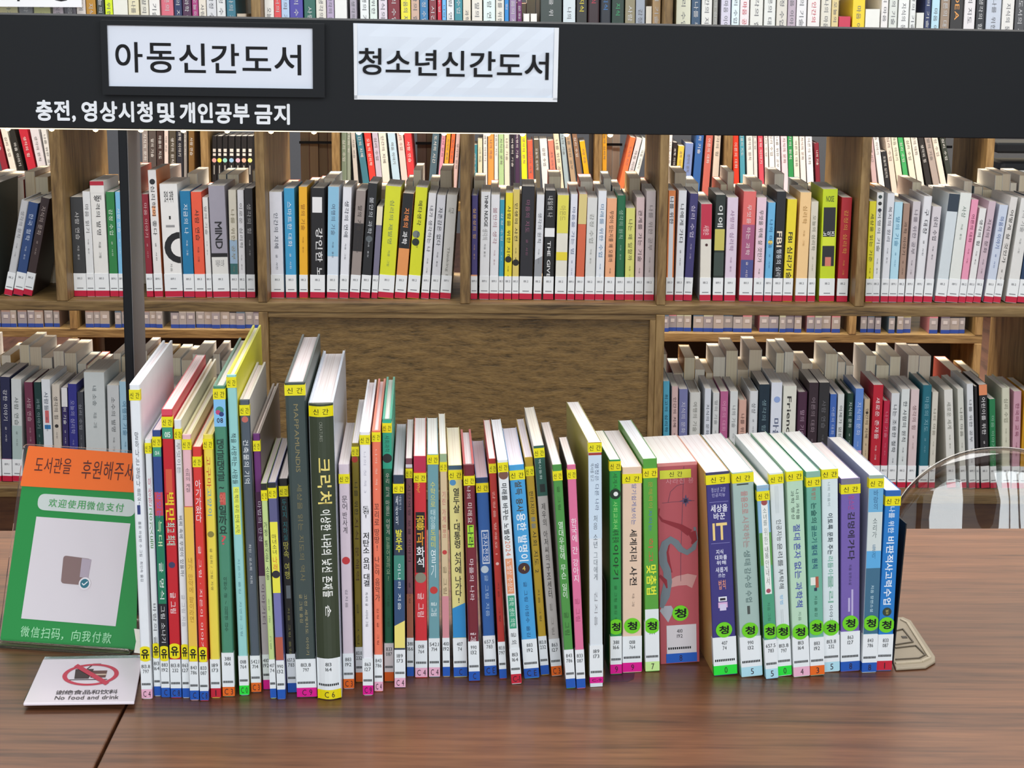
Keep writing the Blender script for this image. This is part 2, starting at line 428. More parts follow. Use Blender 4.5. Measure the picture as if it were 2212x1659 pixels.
part_box('upright', caseA, X1(2262), X1(2282), YB - .001, YB + DEP, ZL, ZM - TH, M_OAKV)
for x in (XL, XR - TH): part_box('end_panel', caseA, x, x + TH, YB - .002, YB + DEP, 0, ZT + .43, M_OAKV)
part_box('closed_panel', caseA, X1(578), X1(1418), YB + 0.012, YB + 0.03, ZL, ZM - TH, M_PANEL)
zt = ZM - TH
part_box('panel_frame', caseA, X1(578), X1(1418), YB + .002, YB + .011, zt - .012, zt, M_OAKH, .001)
part_box('panel_frame', caseA, X1(1405), X1(1418), YB + .002, YB + .011, ZL, zt - .012, M_OAKV, .001)
part_box('plinth', caseA, XL, XR, YB + 0.02, YB + 0.04, 0, ZL - TH, M_PLINTH)
part_box('plinth_back', caseA, XL, XR, YB + DEP - .02, YB + DEP, 0, ZL - TH, M_PLINTH)

caseB = tag(bpy.data.objects.new('bookcase', None), 'second oak bookcase seen through the gaps of the nearer one', 'bookcase'); COL.objects.link(caseB)
caseB.location = (0, YB2, 0)
xb0, xb1 = X2(-420), X2(2147)
for z in (ZF, ZL, ZM, ZT): part_box('shelf', caseB, xb0, xb1, YB2, YB2 + DEP, z - .028, z, M_OAKH)
up2 = [134, 434, 717, 1001, 1284, 1565, 1851, 2130]
for k, p in enumerate(up2):
    x = X2(p)
    part_box('upright', caseB, x, x + .024, YB2 - .001, YB2 + DEP, ZM, ZT - .028, M_OAKV)
    if p in (134, 1284, 1851, 2130): part_box('upright', caseB, x, x + .024, YB2 - .001, YB2 + DEP, ZL, ZM - .028, M_OAKV)
    if p in (134, 717, 1565, 2130): part_box('upright', caseB, x, x + .024, YB2 - .001, YB2 + DEP, ZF, ZL - .028, M_OAKV)
part_box('gap_shade_board', caseB, X2(160), X2(2130), YB2 + .3, YB2 + .32, ZF, ZL - .028, mat('2a1c10', .8))  # added dark sheet, its colour holds the shade below the low shelf
part_box('base_board', caseB, xb0, xb1, YB2 + .02, YB2 + .04, 0, ZF - .028, M_PLINTH)
for a, b in ((630, 716), (890, 928), (1311, 1352), (2048, 2090)):
    part_box('book_stop_bar', caseB, X2(a), X2(b), YB2 + .205, YB2 + .211, ZM + .165, ZM + .173, M_BLACK, 0)

# ------------------------------------------------------------------ shelf books
POOL = ['생각의 힘', '마음의 지도', '나의 기술', '오늘의 심리학', '나를 위한 공부', '감정 수업', '과학 이야기', '어른의 대화', '나의 마음', '사람 연습', '인간의 지혜', '여행의 기술', '지식의 문화', '마음 이야기', '심리 수업', '말의 기술', '생각의 원칙', '도서의 시간']
SH = []
QUEUE = []
def shelf_book(z, yb, x_bl, x_br, x_tl, x_tr, ty, *args, **kw):
    yp = to_px((0, yb, z))[1]
    A, B, C, D = on_y(x_bl, yp, yb), on_y(x_br, yp, yb), on_y(x_tl, ty, yb), on_y(x_tr, ty, yb)
    w = max(min(abs(B.x - A.x), abs(D.x - C.x) * 1.08) * 0.965, 0.006); h = (C.z + D.z) / 2 - z
    QUEUE.append((dict(c=(A.x + B.x) / 2, s=((C.x + D.x) / 2 - (A.x + B.x) / 2) / h, w=w, h=h), z, yb, args, kw))
def flush(w0=None, w1=None, posts=()):
    B = [q[0] for q in QUEUE]; relax(B, (w0, w1))
    for _ in range(6):
        for a, b in posts:
            for g in B:
                for z in (0, g['h']):
                    x = g['c'] + g['s'] * z; d1 = x + g['w'] / 2 + .001 - a; d2 = b - (x - g['w'] / 2 - .001)
                    if x < (a + b) / 2 and d1 > 0: g['c'] -= d1
                    elif x >= (a + b) / 2 and d2 > 0: g['c'] += d2
        relax(B, (w0, w1), n=20)
    for g, z, yb, args, kw in QUEUE: _shelf_book(g, z, yb, *args, **kw)
    QUEUE.clear()
def _shelf_book(g, z, yb, col, desc, tcol, title, label, group, patches='', lab=1, band='shelfred', depth=None, parts=3):
    P = Vector((g['c'], yb, z)); w = g['w']; lean = math.atan(g['s']); h = g['h'] / math.cos(lean)
    d = depth or random.uniform(0.142, 0.158)
    lift = w / 2 * abs(math.sin(lean))
    M = Matrix.Translation(P + Vector((0, 0, lift + 0.0003))) @ Matrix.Rotation(lean, 4, 'Y')
    root = empty('book', M, label, 'book', group)
    def part(mb, name): o = mb.build(name); o.parent = root; return o
    hard = random.random() < 0.12
    part(cover_mesh(w, h, d, col, hard, side='d87c40' if desc == 'white and orange' else None), 'cover'); part(page_mesh(w, h, d, hard, random.choice(['d9d2c4', 'd6cfc6', 'cfc9bc', 'ddd8ce'])), 'page_block')
    mb = MB()
    if patches: prints(mb, patches, w, h, lambda f: 1 - f)
    if title:
        tt = random.choice(POOL) if title == '~' else title
        t0 = random.uniform(.08, .2) if title == '~' else .12; t1 = t0 + min(.5, len(tt) * random.uniform(.045, .06))
        fn = spine_fn(w, h, -0.0005)
        hw = min(.24, .0045 / w); put_text(mb, tt, (.5 - hw, .5 + hw, 1 - t1, 1 - t0), fn, mat(tcol), 'R', 0)
        if parts > 2: put_text(mb, random.choice(['지음 · 옮김', '지음 · 그림', '글 · 사진']), (.42, .58, 1 - min(.86, t1 + .2), 1 - t1 - .06), fn, mat(tcol), 'R', 0.0)
    if mb.v: part(mb, 'spine_title')
    if lab:
        z0, z1 = 0.0135, 0.051
        mb = sticker_mesh(w, z0, z1, M_LBL, wrap=.006, y=-.0007); fn = spine_fn(w, h, -.001)
        put_text(mb, random.choice(['181.2', '189.1', '180.3']), (.5 - min(.36, .005/w), .5 + min(.36, .005/w), .038/h, .0425/h), fn, mat('55555c'), 'H', 0)
        mb.poly([fn(.5 - min(.38, .007/w), .018/h), fn(.5 + min(.38, .007/w), .018/h), fn(.5 + min(.38, .007/w), .0197/h), fn(.5 - min(.38, .007/w), .0197/h)], mat('77777c'))
        part(mb, 'call_number_label')
        part(sticker_mesh(w, 0.001, z0, mat(CODE[band], .35), wrap=.006, y=-.0007), 'colour_code_sticker')
    SH.append(root); return root

# format: bl br tl tr ty colour textcolour title description [patches]
MID = {
('far left end bay', ''): """
-32 -2 -32 -2 395 1d241d 3c463a - blackish green
8 27 46 62 436 c9cacb 8c8c90 ~ light grey
29 50 62 83 440 2f4b7d c8d4e8 한국 철학 navy blue
50 69 88 109 430 3a2b2b b8a8a0 ~ dark brown""",
('first bay', ' left of black post'): """
152 182 141 172 426 3b3d3f c9c9c9 ~ charcoal grey
184 205 172 191 414 e6e8e8 777777 마음 읽기 white
206 238 191 221 392 ecebe6 333333 성격의 발명 cream-white P|0|.035|b8283c;P|.06|.1|ecebe6;H|심리|.12|.16|333333
239 257 227 247 415 2f8246 dcefdc ~ green
258 270 248 260 415 7fc0e6 e8f4fa ~ light blue""",
('first bay', ' right of black post'): """
317 333 306 319 420 8e2433 d8b0b0 ~ dark red
334 353 319 336 368 ece9e6 3a3a3a 심리학이 좋다 white_and_orange P|.28|.36|f0a878|.3|.7;D|.09|.5|.006|2a2a2e
357 396 341 385 398 efeeea 3a3a3a - thick_white H|맛의_과학|.06|.16|444444;H|1|.28|.31|222222|.45|.55;P|.36|.38|999999|.25|.75;D|.56|1.0|.034|1d1f21;D|.56|1.0|.020|efeeea;R|지음_옮김|.7|.86|666666|.38|.5
398 421 388 410 413 1d7aa8 e4f0f6 지금의 나 teal-blue
422 445 412 434 415 ef5f42 3a2420 ~ orange-red
446 460 437 448 427 e6e4df 8a8a8a ~ thin_cream-white
461 497 450 484 402 a39fab 222226 - grey_and_white_MIND P|.6|.635|1c1c1e;P|.635|1|e4e3dd;R|MIND|.32|.56|222226|.3|.72;H|마음의_오류|.66|.72|888888
499 516 492 510 411 d8d2c0 8c8468 ~ cream,_blue_and_teal P|.46|.68|9cb6cc;P|.68|.8|356a68
517 531 510 528 411 e4e4e6 777777 이로운 심리학 slim_white
532 553 528 545 407 29282a b0b0b0 ~ black""",
('second bay', ''): """
586 614 580 609 415 e4e6ee 555a66 ~ white
618 641 612 636 407 3e9fce eaf4fa 스마트한 대화 sky-blue
647 665 644 664 404 f2b52c a8701c ~ orange-yellow
670 702 667 704 407 1d1d20 d8d8d8 - thick_black_strong-brain P|.08|.22|ececec|.15|.82;R|강인한_뇌|.36|.8|dcdcdc|.38|.85
706 730 708 733 404 d9e3ee 5a6a80 ~ white_and_blue P|0|.55|8fc4e0;S|.55|.62|8fc4e0
733 752 740 761 405 e6e8ee 444a55 생각의 연애 white
755 776 768 792 413 998e88 443c38 ~ taupe_and_black P|.3|.56|2c2a2b
777 800 796 815 397 232629 c8ccd0 불안의 과학 black P|.46|.47|232629;D|.48|.5|.007|5c6468
802 815 815 827 447 77748a e8e0d0 - thin_grey-purple P|0|.2|ece2c4
816 850 833 867 404 dbe02c 8a9a60 심리의 재발명 thick_lime-yellow
852 876 869 896 419 e99a5a 222222 - black_and_orange P|0|.52|1d1f21;R|지혜의_|.14|.32|e98a4a|.25|.7;R|과학|.36|.48|eeeeee|.25|.7
879 905 897 925 406 dce02a 26281c 메타생각 lime-yellow_metathinking D|.42|.35|.008|77807c;D|.49|.35|.008|26302e
909 926 926 943 418 e4e4e6 5c5c66 내가 생각하는 나 white
928 949 945 963 422 d9dadf 3c3c44 자존감은 없다 pale_grey
950 973 964 990 422 cfcec8 8c8c84 - grey-white_Thinking H|사고|.12|.18|8c8c84;R|Thinking_101|.5|.82|96968e|.3|.62""",
('third bay', ''): """
1016 1031 1019 1032 423 4a447c d8b070 실용성의 힘 purple P|.76|.8|e8a070
1035 1056 1039 1060 415 e8eaec 222222 - white_THINK_NUDGE R|THINK_NUDGE|.03|.32|222222|.4|.75;R|생각의|.34|.44|b0b0b0;R|지음_옮김|.48|.6|555555|.4|.6
1057 1076 1060 1081 421 e8e9ec b08890 불안의 생각 white
1077 1087 1080 1090 432 3a9cb4 d0e8ec ~ thin_teal
1088 1105 1093 1108 417 ecdc30 33332a 사람을 위한 지혜 yellow D|.62|.5|.007|2a2a22
1106 1120 1109 1123 410 dcc86c 2c2c22 인생의 사전 pale_mustard D|.66|.5|.007|22221c
1121 1149 1125 1158 403 28292f 8c5a74 마음의 지도 thick_navy-black
1152 1169 1158 1178 421 dfe2e6 777a80 ~ white_and_grey S|.62|.84|93979c
1173 1195 1178 1201 412 202224 dcdcdc - black_with_white_block P|.34|.42|eceeee;R|THE_GIVER|.46|.84|e0e0e0|.3|.62;R|내일의_나|.05|.24|b0b0b0
1198 1223 1203 1231 422 e8e6d8 b0a43c - yellow_and_cream P|0|.36|e4dc5c;P|.54|.62|ead83c;P|.84|.92|e8d42c;R|아몬드|.1|.24|b8ae50
1225 1240 1233 1249 420 e2e5ee 7a84a0 마음을 가는 법 slim_white
1242 1260 1251 1269 420 d96a48 f0d8a0 - cream_and_orange P|0|.2|ddcc88;S|.2|.28|ddcc88;P|.88|1|5a5450
1262 1284 1269 1291 428 dcdedb 999c96 ~ cream-white
1285 1303 1293 1311 413 e6ebf0 6a90b0 미래를 위한 수업 white
1305 1327 1312 1334 429 f2b084 3a2a22 무엇이 있는지를 왜 모를까 peach-orange
1329 1348 1333 1351 423 1f6a46 9cc4ac ~ green
1349 1369 1352 1373 450 dfe07c 66663c 나는 왜 일할까 short_pale_yellow
1371 1389 1373 1395 427 dcc4c4 44383a 관계를 가는 기술 pale_pink
1391 1412 1397 1417 413 c9bfbf 8c8484 ~ grey-pink""",
('fourth bay', ''): """
1438 1454 1443 1461 412 e98a4c 444444 - orange_framed_white P|.05|.86|e6e8ec|.2|.8;R|나를_위한|.06|.3|444444
1457 1475 1466 1484 412 e9ecef 333333 나에게 가다 white
1476 1494 1489 1511 419 3f3a72 d0c8e0 ~ purple-navy P|.9|1|7c3c5c
1511 1535 1513 1540 441 e6e2d6 ecc8c8 - red_over_cream P|0|.36|c22f4a;R|사람은|.22|.32|ecc0c4;D|.42|.55|.003|442222
1539 1561 1546 1569 421 26302c dfe4df - black_with_yellow_picture R|이에_|.1|.3|d8dcd8;P|.32|.52|c8c060;P|.54|.76|3c4a44
1564 1588 1571 1596 427 e0cfe0 a080a0 사랑의 심리학 pale_lilac
1596 1624 1607 1634 414 e4706c f0e0e0 무엇을 하는 과학 salmon_and_blue P|.3|.62|a85a80;P|.62|1|4c5490
1627 1648 1635 1657 427 ecd0dc 445544 무엇을 위해 살 것인가 pink
1650 1666 1659 1677 438 6fb8e2 2a6a94 ~ short_sky-blue D|.4|.5|.005|f0d060
1668 1689 1677 1700 414 202226 d8dce0 - black_FBI R|FBI|.36|.5|f0e0c8|.2|.72;R|행동의_심리학|.52|.82|c8ccd0
1690 1711 1701 1723 431 f0dc34 2a2a24 - yellow_FBI R|FBI_심리기술|.32|.78|22221e|.22|.78
1717 1742 1730 1753 416 f6cf94 b8904c 심리학 light_peach
1743 1761 1753 1768 436 ddd6c4 8c8c7c ~ cream
1769 1802 1774 1814 409 c8dc20 333333 - thick_lime_and_black P|.16|.68|26282c|.1|.9;P|.42|.5|dce838|.1|.9;H|노이즈|.37|.415|eeeeee|.12|.88;H|NOISE|.06|.11|5a6a20;P|.6|.68|d8806c|.3|.7
1807 1830 1817 1843 427 b82a34 e0a04c 감정의 심리학 red_and_gold""",
('fifth bay', ''): """
1869 1884 1879 1893 435 f0e62c 3c3c1c 세상을 읽는 기준 yellow
1884 1899 1894 1910 416 eef0ee 666a6c ~ white_with_silhouettes D|.04|.5|.004|334444;D|.1|.5|.004|333333;D|.16|.5|.004|333344;D|.86|.5|.004|223333
1902 1918 1917 1934 418 e6e9ee 6a6a72 복지의 원리 white
1919 1937 1933 1951 437 b8e2f2 5090b0 ~ light_blue
1938 1952 1952 1967 440 a88a78 5c4638 ~ brown
1954 1971 1973 1989 436 cfc8cc 77707a ~ pale_grey-pink
1973 1992 1995 2016 425 e4e5e8 333338 구 대장 white
1994 2013 2015 2035 447 d8d2d6 44404c ~ pale_pink-white
2019 2043 2050 2074 420 d4dee2 88a0a8 - white_with_dark_top P|0|.16|2c3a48;D|.86|.5|.008|8cc49c
2044 2069 2075 2100 418 e4e8e2 7c8c80 사상 light_cream
2070 2085 2098 2116 432 ec9cb8 8c3c5c ~ pink
2086 2101 2116 2132 451 e8e8e6 444444 ~ short_white
2102 2118 2136 2153 436 cdb8c2 6c5c66 ~ mauve
2125 2144 2160 2178 444 ccd6e6 44609c 마음의 이야기 pale_blue
2145 2161 2183 2200 427 dedbd6 33302c 어떻게 살 것인가 white_and_black
2172 2196 2206 2230 430 e2e2de 8c8c8c ~ white
2197 2220 2231 2254 430 1f3a5c e0e0e0 ~ navy"""}
LOW = {
('left of the black post', ''): """
-20 4 -26 -2 812 cfcab8 777777 ~ cream
6 27 0 20 815 24294a d8d8dc 강한 이야기 navy P|.78|.9|cc8ca4
28 50 23 46 820 ccd2d0 66706c ~ white_floral P|.45|.8|a8bcb8
62 80 52 69 826 6a3148 c0a0a8 ~ maroon
83 98 72 88 826 173a38 88a0a0 ~ dark_green
98 117 88 108 820 dde2e6 55606c 사람들 white P|.3|.42|c86464|.3|.75;P|.44|.48|2c78b0|.2|.9
118 136 109 130 832 cfc6b8 55504c ~ beige D|.42|.5|.004|222222
138 151 131 146 838 30285c e0e0e0 ~ navy_and_white P|0|.2|dcdcdc
152 171 146 165 830 2f3284 a0a0cc ~ deep_blue
172 186 165 180 848 3c4048 90949c ~ short_dark_grey
188 233 179 226 805 c8cfce 6c7678 내 소송 thick_pale_grey
236 262 231 256 833 c6caca 6a6e70 소수의 발명 light_grey
264 284 257 277 825 9fc4d6 50809c ~ light_blue""",
('left of the closed panel', ''): """
330 352 326 348 838 dcdcd8 77777c ~ white
354 380 350 376 842 d0ccc4 777777 ~ cream
382 410 379 407 838 d6d6d4 777777 ~ pale_grey
412 440 410 438 846 c4b8b0 777777 ~ grey-pink
442 470 440 468 840 d2d4d6 777777 ~ greyish_white
500 530 498 528 842 c8c4ba 777777 ~ beige""",
('right of the closed panel', ''): """
1432 1446 1431 1448 824 57b0cc 1c4c64 최고의 심리학 teal-blue P|.7|1|2c4a58
1449 1463 1450 1466 835 d8b8b4 5c4444 ~ pale_pink
1465 1484 1466 1487 841 767aa8 d0d0e0 ~ blue-purple P|.5|1|a8a09c
1487 1511 1489 1515 849 cfd0ca 8c8c84 ~ cream_and_white
1519 1533 1522 1537 840 d4dae2 5c6470 ~ slim_white
1536 1550 1540 1555 849 d0d3d2 8c9090 ~ slim_grey-white
1552 1569 1556 1574 846 b4608c e0a0c0 ~ magenta-pink
1573 1590 1577 1595 846 d4d8d6 8c9090 ~ white
1592 1609 1596 1614 865 d2a898 5c403c ~ short_peach
1614 1633 1619 1639 846 d6dadc 6c7074 상상 white
1635 1658 1640 1664 831 152c3a 7c98a0 ~ dark_teal
1660 1684 1666 1691 827 dce2ec 5078b0 - white_with_blue_flower D|.16|.55|.007|90a8d8;R|마음_지도|.34|.8|55607c
1686 1715 1692 1722 835 dfe0d2 44443c - cream_Friends R|Friends|.1|.52|333330|.3|.62;H|프렌즈|.56|.62|777768
1717 1738 1724 1745 848 45253c a88ca0 ~ plum
1740 1761 1748 1769 827 32232c 8c7c84 ~ dark_plum
1762 1785 1770 1793 827 2b2b2d 6c6c70 ~ charcoal
1787 1801 1793 1809 852 3c64b0 b0c0e0 ~ blue
1803 1817 1810 1825 852 d4d8d6 5c6060 어제가 없는 white
1824 1838 1830 1846 851 16382c c8d4cc ~ dark_green
1840 1858 1847 1868 840 5c86cc c0d0ec ~ blue_and_pink P|.62|1|d8a8c4
1860 1874 1868 1880 863 c4b090 5c4c3c ~ beige D|.15|.5|.003|2a2218
1877 1899 1887 1909 832 b81c30 f0e0e0 새로운 존재들 thick_red
1901 1915 1909 1924 867 b42040 d88090 ~ slim_crimson
1917 1935 1926 1944 850 d6dadc 444a50 나는 조용한 철학 white
1938 1956 1948 1966 841 d8dedc 444a50 한 사람의 원칙 white_leaf
1959 1977 1968 1987 842 d8c4c4 8c7070 ~ pale_pink
1984 2004 1994 2014 833 1a6878 80b0bc ~ teal
2006 2019 2015 2027 848 d2cec0 8c8878 ~ cream
2046 2065 2039 2058 843 dcdcd4 8c8c80 새로운 세계 light_cream P|.86|1|222222
2075 2088 2068 2081 841 d0d2c8 77776c ~ slim_cream
2094 2108 2087 2103 830 d8dcde 66686c ~ slim_white
2110 2116 2105 2111 835 1c1c20 888888 - thin_black
2120 2138 2113 2133 832 1f1f22 e8e8e8 어린이를 위한 black_and_orange P|0|.1|e08c60
2140 2153 2135 2152 863 1f7a4a 8cc0a0 ~ green
2165 2183 2163 2183 839 d2d2bc 90907c ~ cream
2189 2207 2187 2210 846 cc9cac 8c3c5c 한국의 교육 pink
2209 2226 2212 2230 846 d8a020 604020 ~ orange"""}
PFX = {'~': 1}
def rows(D, z, yb, shelfname, **k):
    for (bay, sub), txt in D.items():
        i = 0
        for ln in txt.strip().split('\n'):
            q = ln.split(' ')
            nums = [float(a) for a in q[:5]]; col, tcol = q[5], q[6]
            rest = q[7:]; patches = ''
            if '|' in rest[-1]: patches = rest.pop().replace('_', ' ')
            # title = leading hangul / ~ / - tokens; description the ascii rest
            t = []
            while rest and not (rest[0][0].isascii() and rest[0] not in ('~', '-')): t.append(rest.pop(0))
            title = ' '.join(t); title = '' if title == '-' else title
            desc = ' '.join(rest).replace('_', ' ').replace('-', ' '); i += 1
            kw = dict(k)
            shelf_book(z, yb, nums[0], nums[1], nums[2], nums[3], nums[4], col, desc, tcol, title,
                       f"{desc} book, {ordn(i)} from left, {shelfname} {bay}{sub}" if len(desc.split()) < 5 else f"{desc} book, {shelfname} {bay}{sub}", f"books on the {shelfname}", patches=patches, **kw)
        flush(*WALL.get(bay + sub, (None, None)))
yM, yL = YB + .055, YB + .05
W_ = lambda a, b: (X1(a) + .0008 if a else None, X1(b) - .0008 if b else None)
WALL = {'far left end bay': W_(0, 123), 'first bay left of black post': W_(147, 0), 'first bay right of black post': W_(0, 558), 'second bay': W_(578, 994),
        'third bay': W_(1015, 1418), 'fourth bay': W_(1437, 1846), 'fifth bay': W_(1866, 0), 'left of the closed panel': W_(0, 558), 'right of the closed panel': W_(1437, 2262)}
rows(MID, ZM, yM, 'middle shelf'); rows(LOW, ZL, yL, 'lower shelf')

# top shelf: left right colour description [short top y]
TOP = [('left of the first upright', """-40 -2 d8c860 yellow
0 40 e0d8a0 pale_yellow
42 72 8c8c90 grey
74 110 d8d890 yellow-green
114 138 d8c8d0 pinkish
140 165 6c6870 dark_grey
166 186 e0d8d0 cream
187 208 b8862c ochre
210 226 3c4440 dark_green
228 244 d8ec20 lime-yellow
245 277 e8e8dc white 제로
278 301 e4dcb8 cream-yellow
303 322 e0dccc slim_cream
323 346 eceae4 white
348 376 d86c7c pink
377 394 28345c navy
395 414 4c2848 dark_purple
415 429 a83c7c magenta
430 446 e4dccc cream
447 468 d8dadc pale_grey
469 488 e4e6e4 white
490 510 3c7c90 teal-blue
511 533 d8c8b0 beige_short 30"""), ('between its two uprights', """564 587 eceae4 white
588 606 e04c50 red
607 625 b0c8e4 light_blue
626 655 4c44a0 purple-blue
657 682 2c6458 dark_green
683 705 dedace cream
706 722 b0a0bc lilac
723 750 e8e8e4 white 어른
756 771 a8a0ac grey-lilac
778 797 e6ecea white
799 815 dce8e0 pale_green-white
818 837 dcd4dc pinkish_white
838 864 7c2430 dark_red
866 887 e8e03c yellow
888 906 ccac98 tan
907 925 3c7cac blue
927 943 84343c maroon
945 954 c8203c slim_red
955 964 6cb4e8 slim_light_blue
965 981 e4e8e8 white
982 999 3c8c98 teal
1000 1017 e0d8c4 cream
1019 1042 e4e0d4 cream-white
1044 1070 dceeea white_with_blue_mark
1071 1089 e0dcd0 off-white
1090 1099 2c88d0 slim_blue
1100 1116 9c84a8 lilac-purple
1117 1127 6c2464 slim_purple
1130 1144 ecebe4 short_white 30
1146 1160 ecebe4 short_white 30
1167 1214 3a4440 thick_dark_green 지식을_위
1216 1243 ccd8dc pale_blue
1245 1268 2c2c28 black_with_yellow_title 지식
1269 1295 301c20 black_with_red_title 지식
1296 1320 20242c black_with_blue_title 지식
1321 1348 1c3428 black_with_green_title 지식
1350 1372 8c8468 olive
1373 1393 9ca4b0 grey-blue
1395 1408 dcd4c4 short_cream 14
1409 1427 b49468 tan"""), ('right of its second upright', """1460 1492 dcdcc4 cream-green
1493 1513 34506c navy_and_white
1515 1538 e0e0da white
1540 1550 94948c slim_grey
1557 1578 d0ccdc lilac-white
1580 1597 dcecf0 bluish_white
1598 1618 e8e0e0 white_with_red_title 마음_공부
1620 1648 e0e0d8 white
1650 1675 e0e2dc white
1677 1700 d8d4c8 cream
1701 1719 b8a8b4 lilac
1720 1742 e6e4e4 white
1744 1771 e8e4e0 white_with_red_foot
1773 1795 dcd8c8 cream
1796 1811 dcc890 yellow-cream
1812 1838 c83450 short_red 36
1841 1868 ecd028 yellow
1869 1901 e8e8e0 short_white 20
1903 1918 e8e4e0 white
1920 1938 d8dcd4 white_and_green
1940 1963 e8eae6 white
1965 1978 e4e6e2 slim_white
1980 1996 e0e0d8 short_white 28
1997 2010 24305c navy
2012 2029 b8dce8 pale_blue
2031 2051 988470 brown-beige
2052 2080 2a2624 black_with_orange_title IDEA
2082 2106 e4e0e0 white_with_purple_mark
2108 2127 28282c black
2130 2162 c4ccd8 pale_blue-grey
2164 2190 e4e2dc white
2192 2214 4c4c4e dark_grey
2216 2240 d0ccc4 cream""")]
TC = {'yellow': 'e8d430', 'red': 'c8384c', 'blue': '3878b8', 'green': '38a068', 'orange': 'e8a050', 'purple': '705080'}
for bay, txt in TOP:
    for i, ln in enumerate(txt.split('\n')):
        q = ln.split(' '); a, b = float(q[0]), float(q[1]); col = q[2]; desc = q[3].replace('_', ' ').replace('-', ' ')
        ty = -20 - random.uniform(0, 60); title = '~'
        for e in q[4:]:
            if e[0].isdigit(): ty = float(e); title = ''
            else: title = e.replace('_', ' ')
        zt_ = ZT; k = 0.0
        yb_px = to_px((0, YB + .05, ZT))[1]
        dx = -(CX - (a + b) / 2) * (yb_px - 40) / 17500   # vertical lines converge downwards
        tc = 'a09c98'
        for kx, kv in TC.items():
            if kx + ' title' in desc or kx + ' foot' in desc: tc = kv
        lum = sum(lin(col)[:3]) / 3
        if tc == 'a09c98': tc = '6c6c70' if lum > .35 else 'c8c8c8'
        sh = ((a + b) / 2 - CX) * (yb_px - 40) / 17500
        hh = (40 - ty) / 17500 * ((a + b) / 2 - CX)
        shelf_book(ZT, YB + .05, a - sh, b - sh, a + hh, b + hh, ty, col, desc, tc, title,
                       f"{desc} book, {ordn(i + 1)} from left, top shelf {bay}", 'books on the top shelf above the sign', lab=0, parts=2)
    flush(*{'l': W_(0, 558), 'b': W_(578, 1418), 'r': W_(1437, 0)}[bay[0]])
# white placard standing in front of the books, top left
p = on_y(-60, 14, YB + .04); q = on_y(178, 14, YB + .04)
mb = MB(); w = q.x - p.x
mb.box(0, w, 0, .003, ZT - p.z, ZT - p.z + .17, M_WHITE)
mb = MB(); mb.box(0, w, 0, .004, 0, .16, M_WHITE)
o = mb.build('card'); Mx = Matrix.Translation((p.x, YB + .035, p.z))
pl = empty('placard', Mx, 'white placard with cut off black writing, top left on the top shelf', 'placard'); o.parent = pl
mb = MB(); put_text(mb, '서교장', (.06, .21, .012, .06), lambda u, v: (u, -.0004, v), M_INK, 'H', .01); o = mb.build('lettering'); o.parent = pl
mb = MB(); mb.box(0.02, w - .02, 0.001, .004, ZT - p.z + .001, 0, M_GLASS); o = mb.build('stand'); o.parent = pl

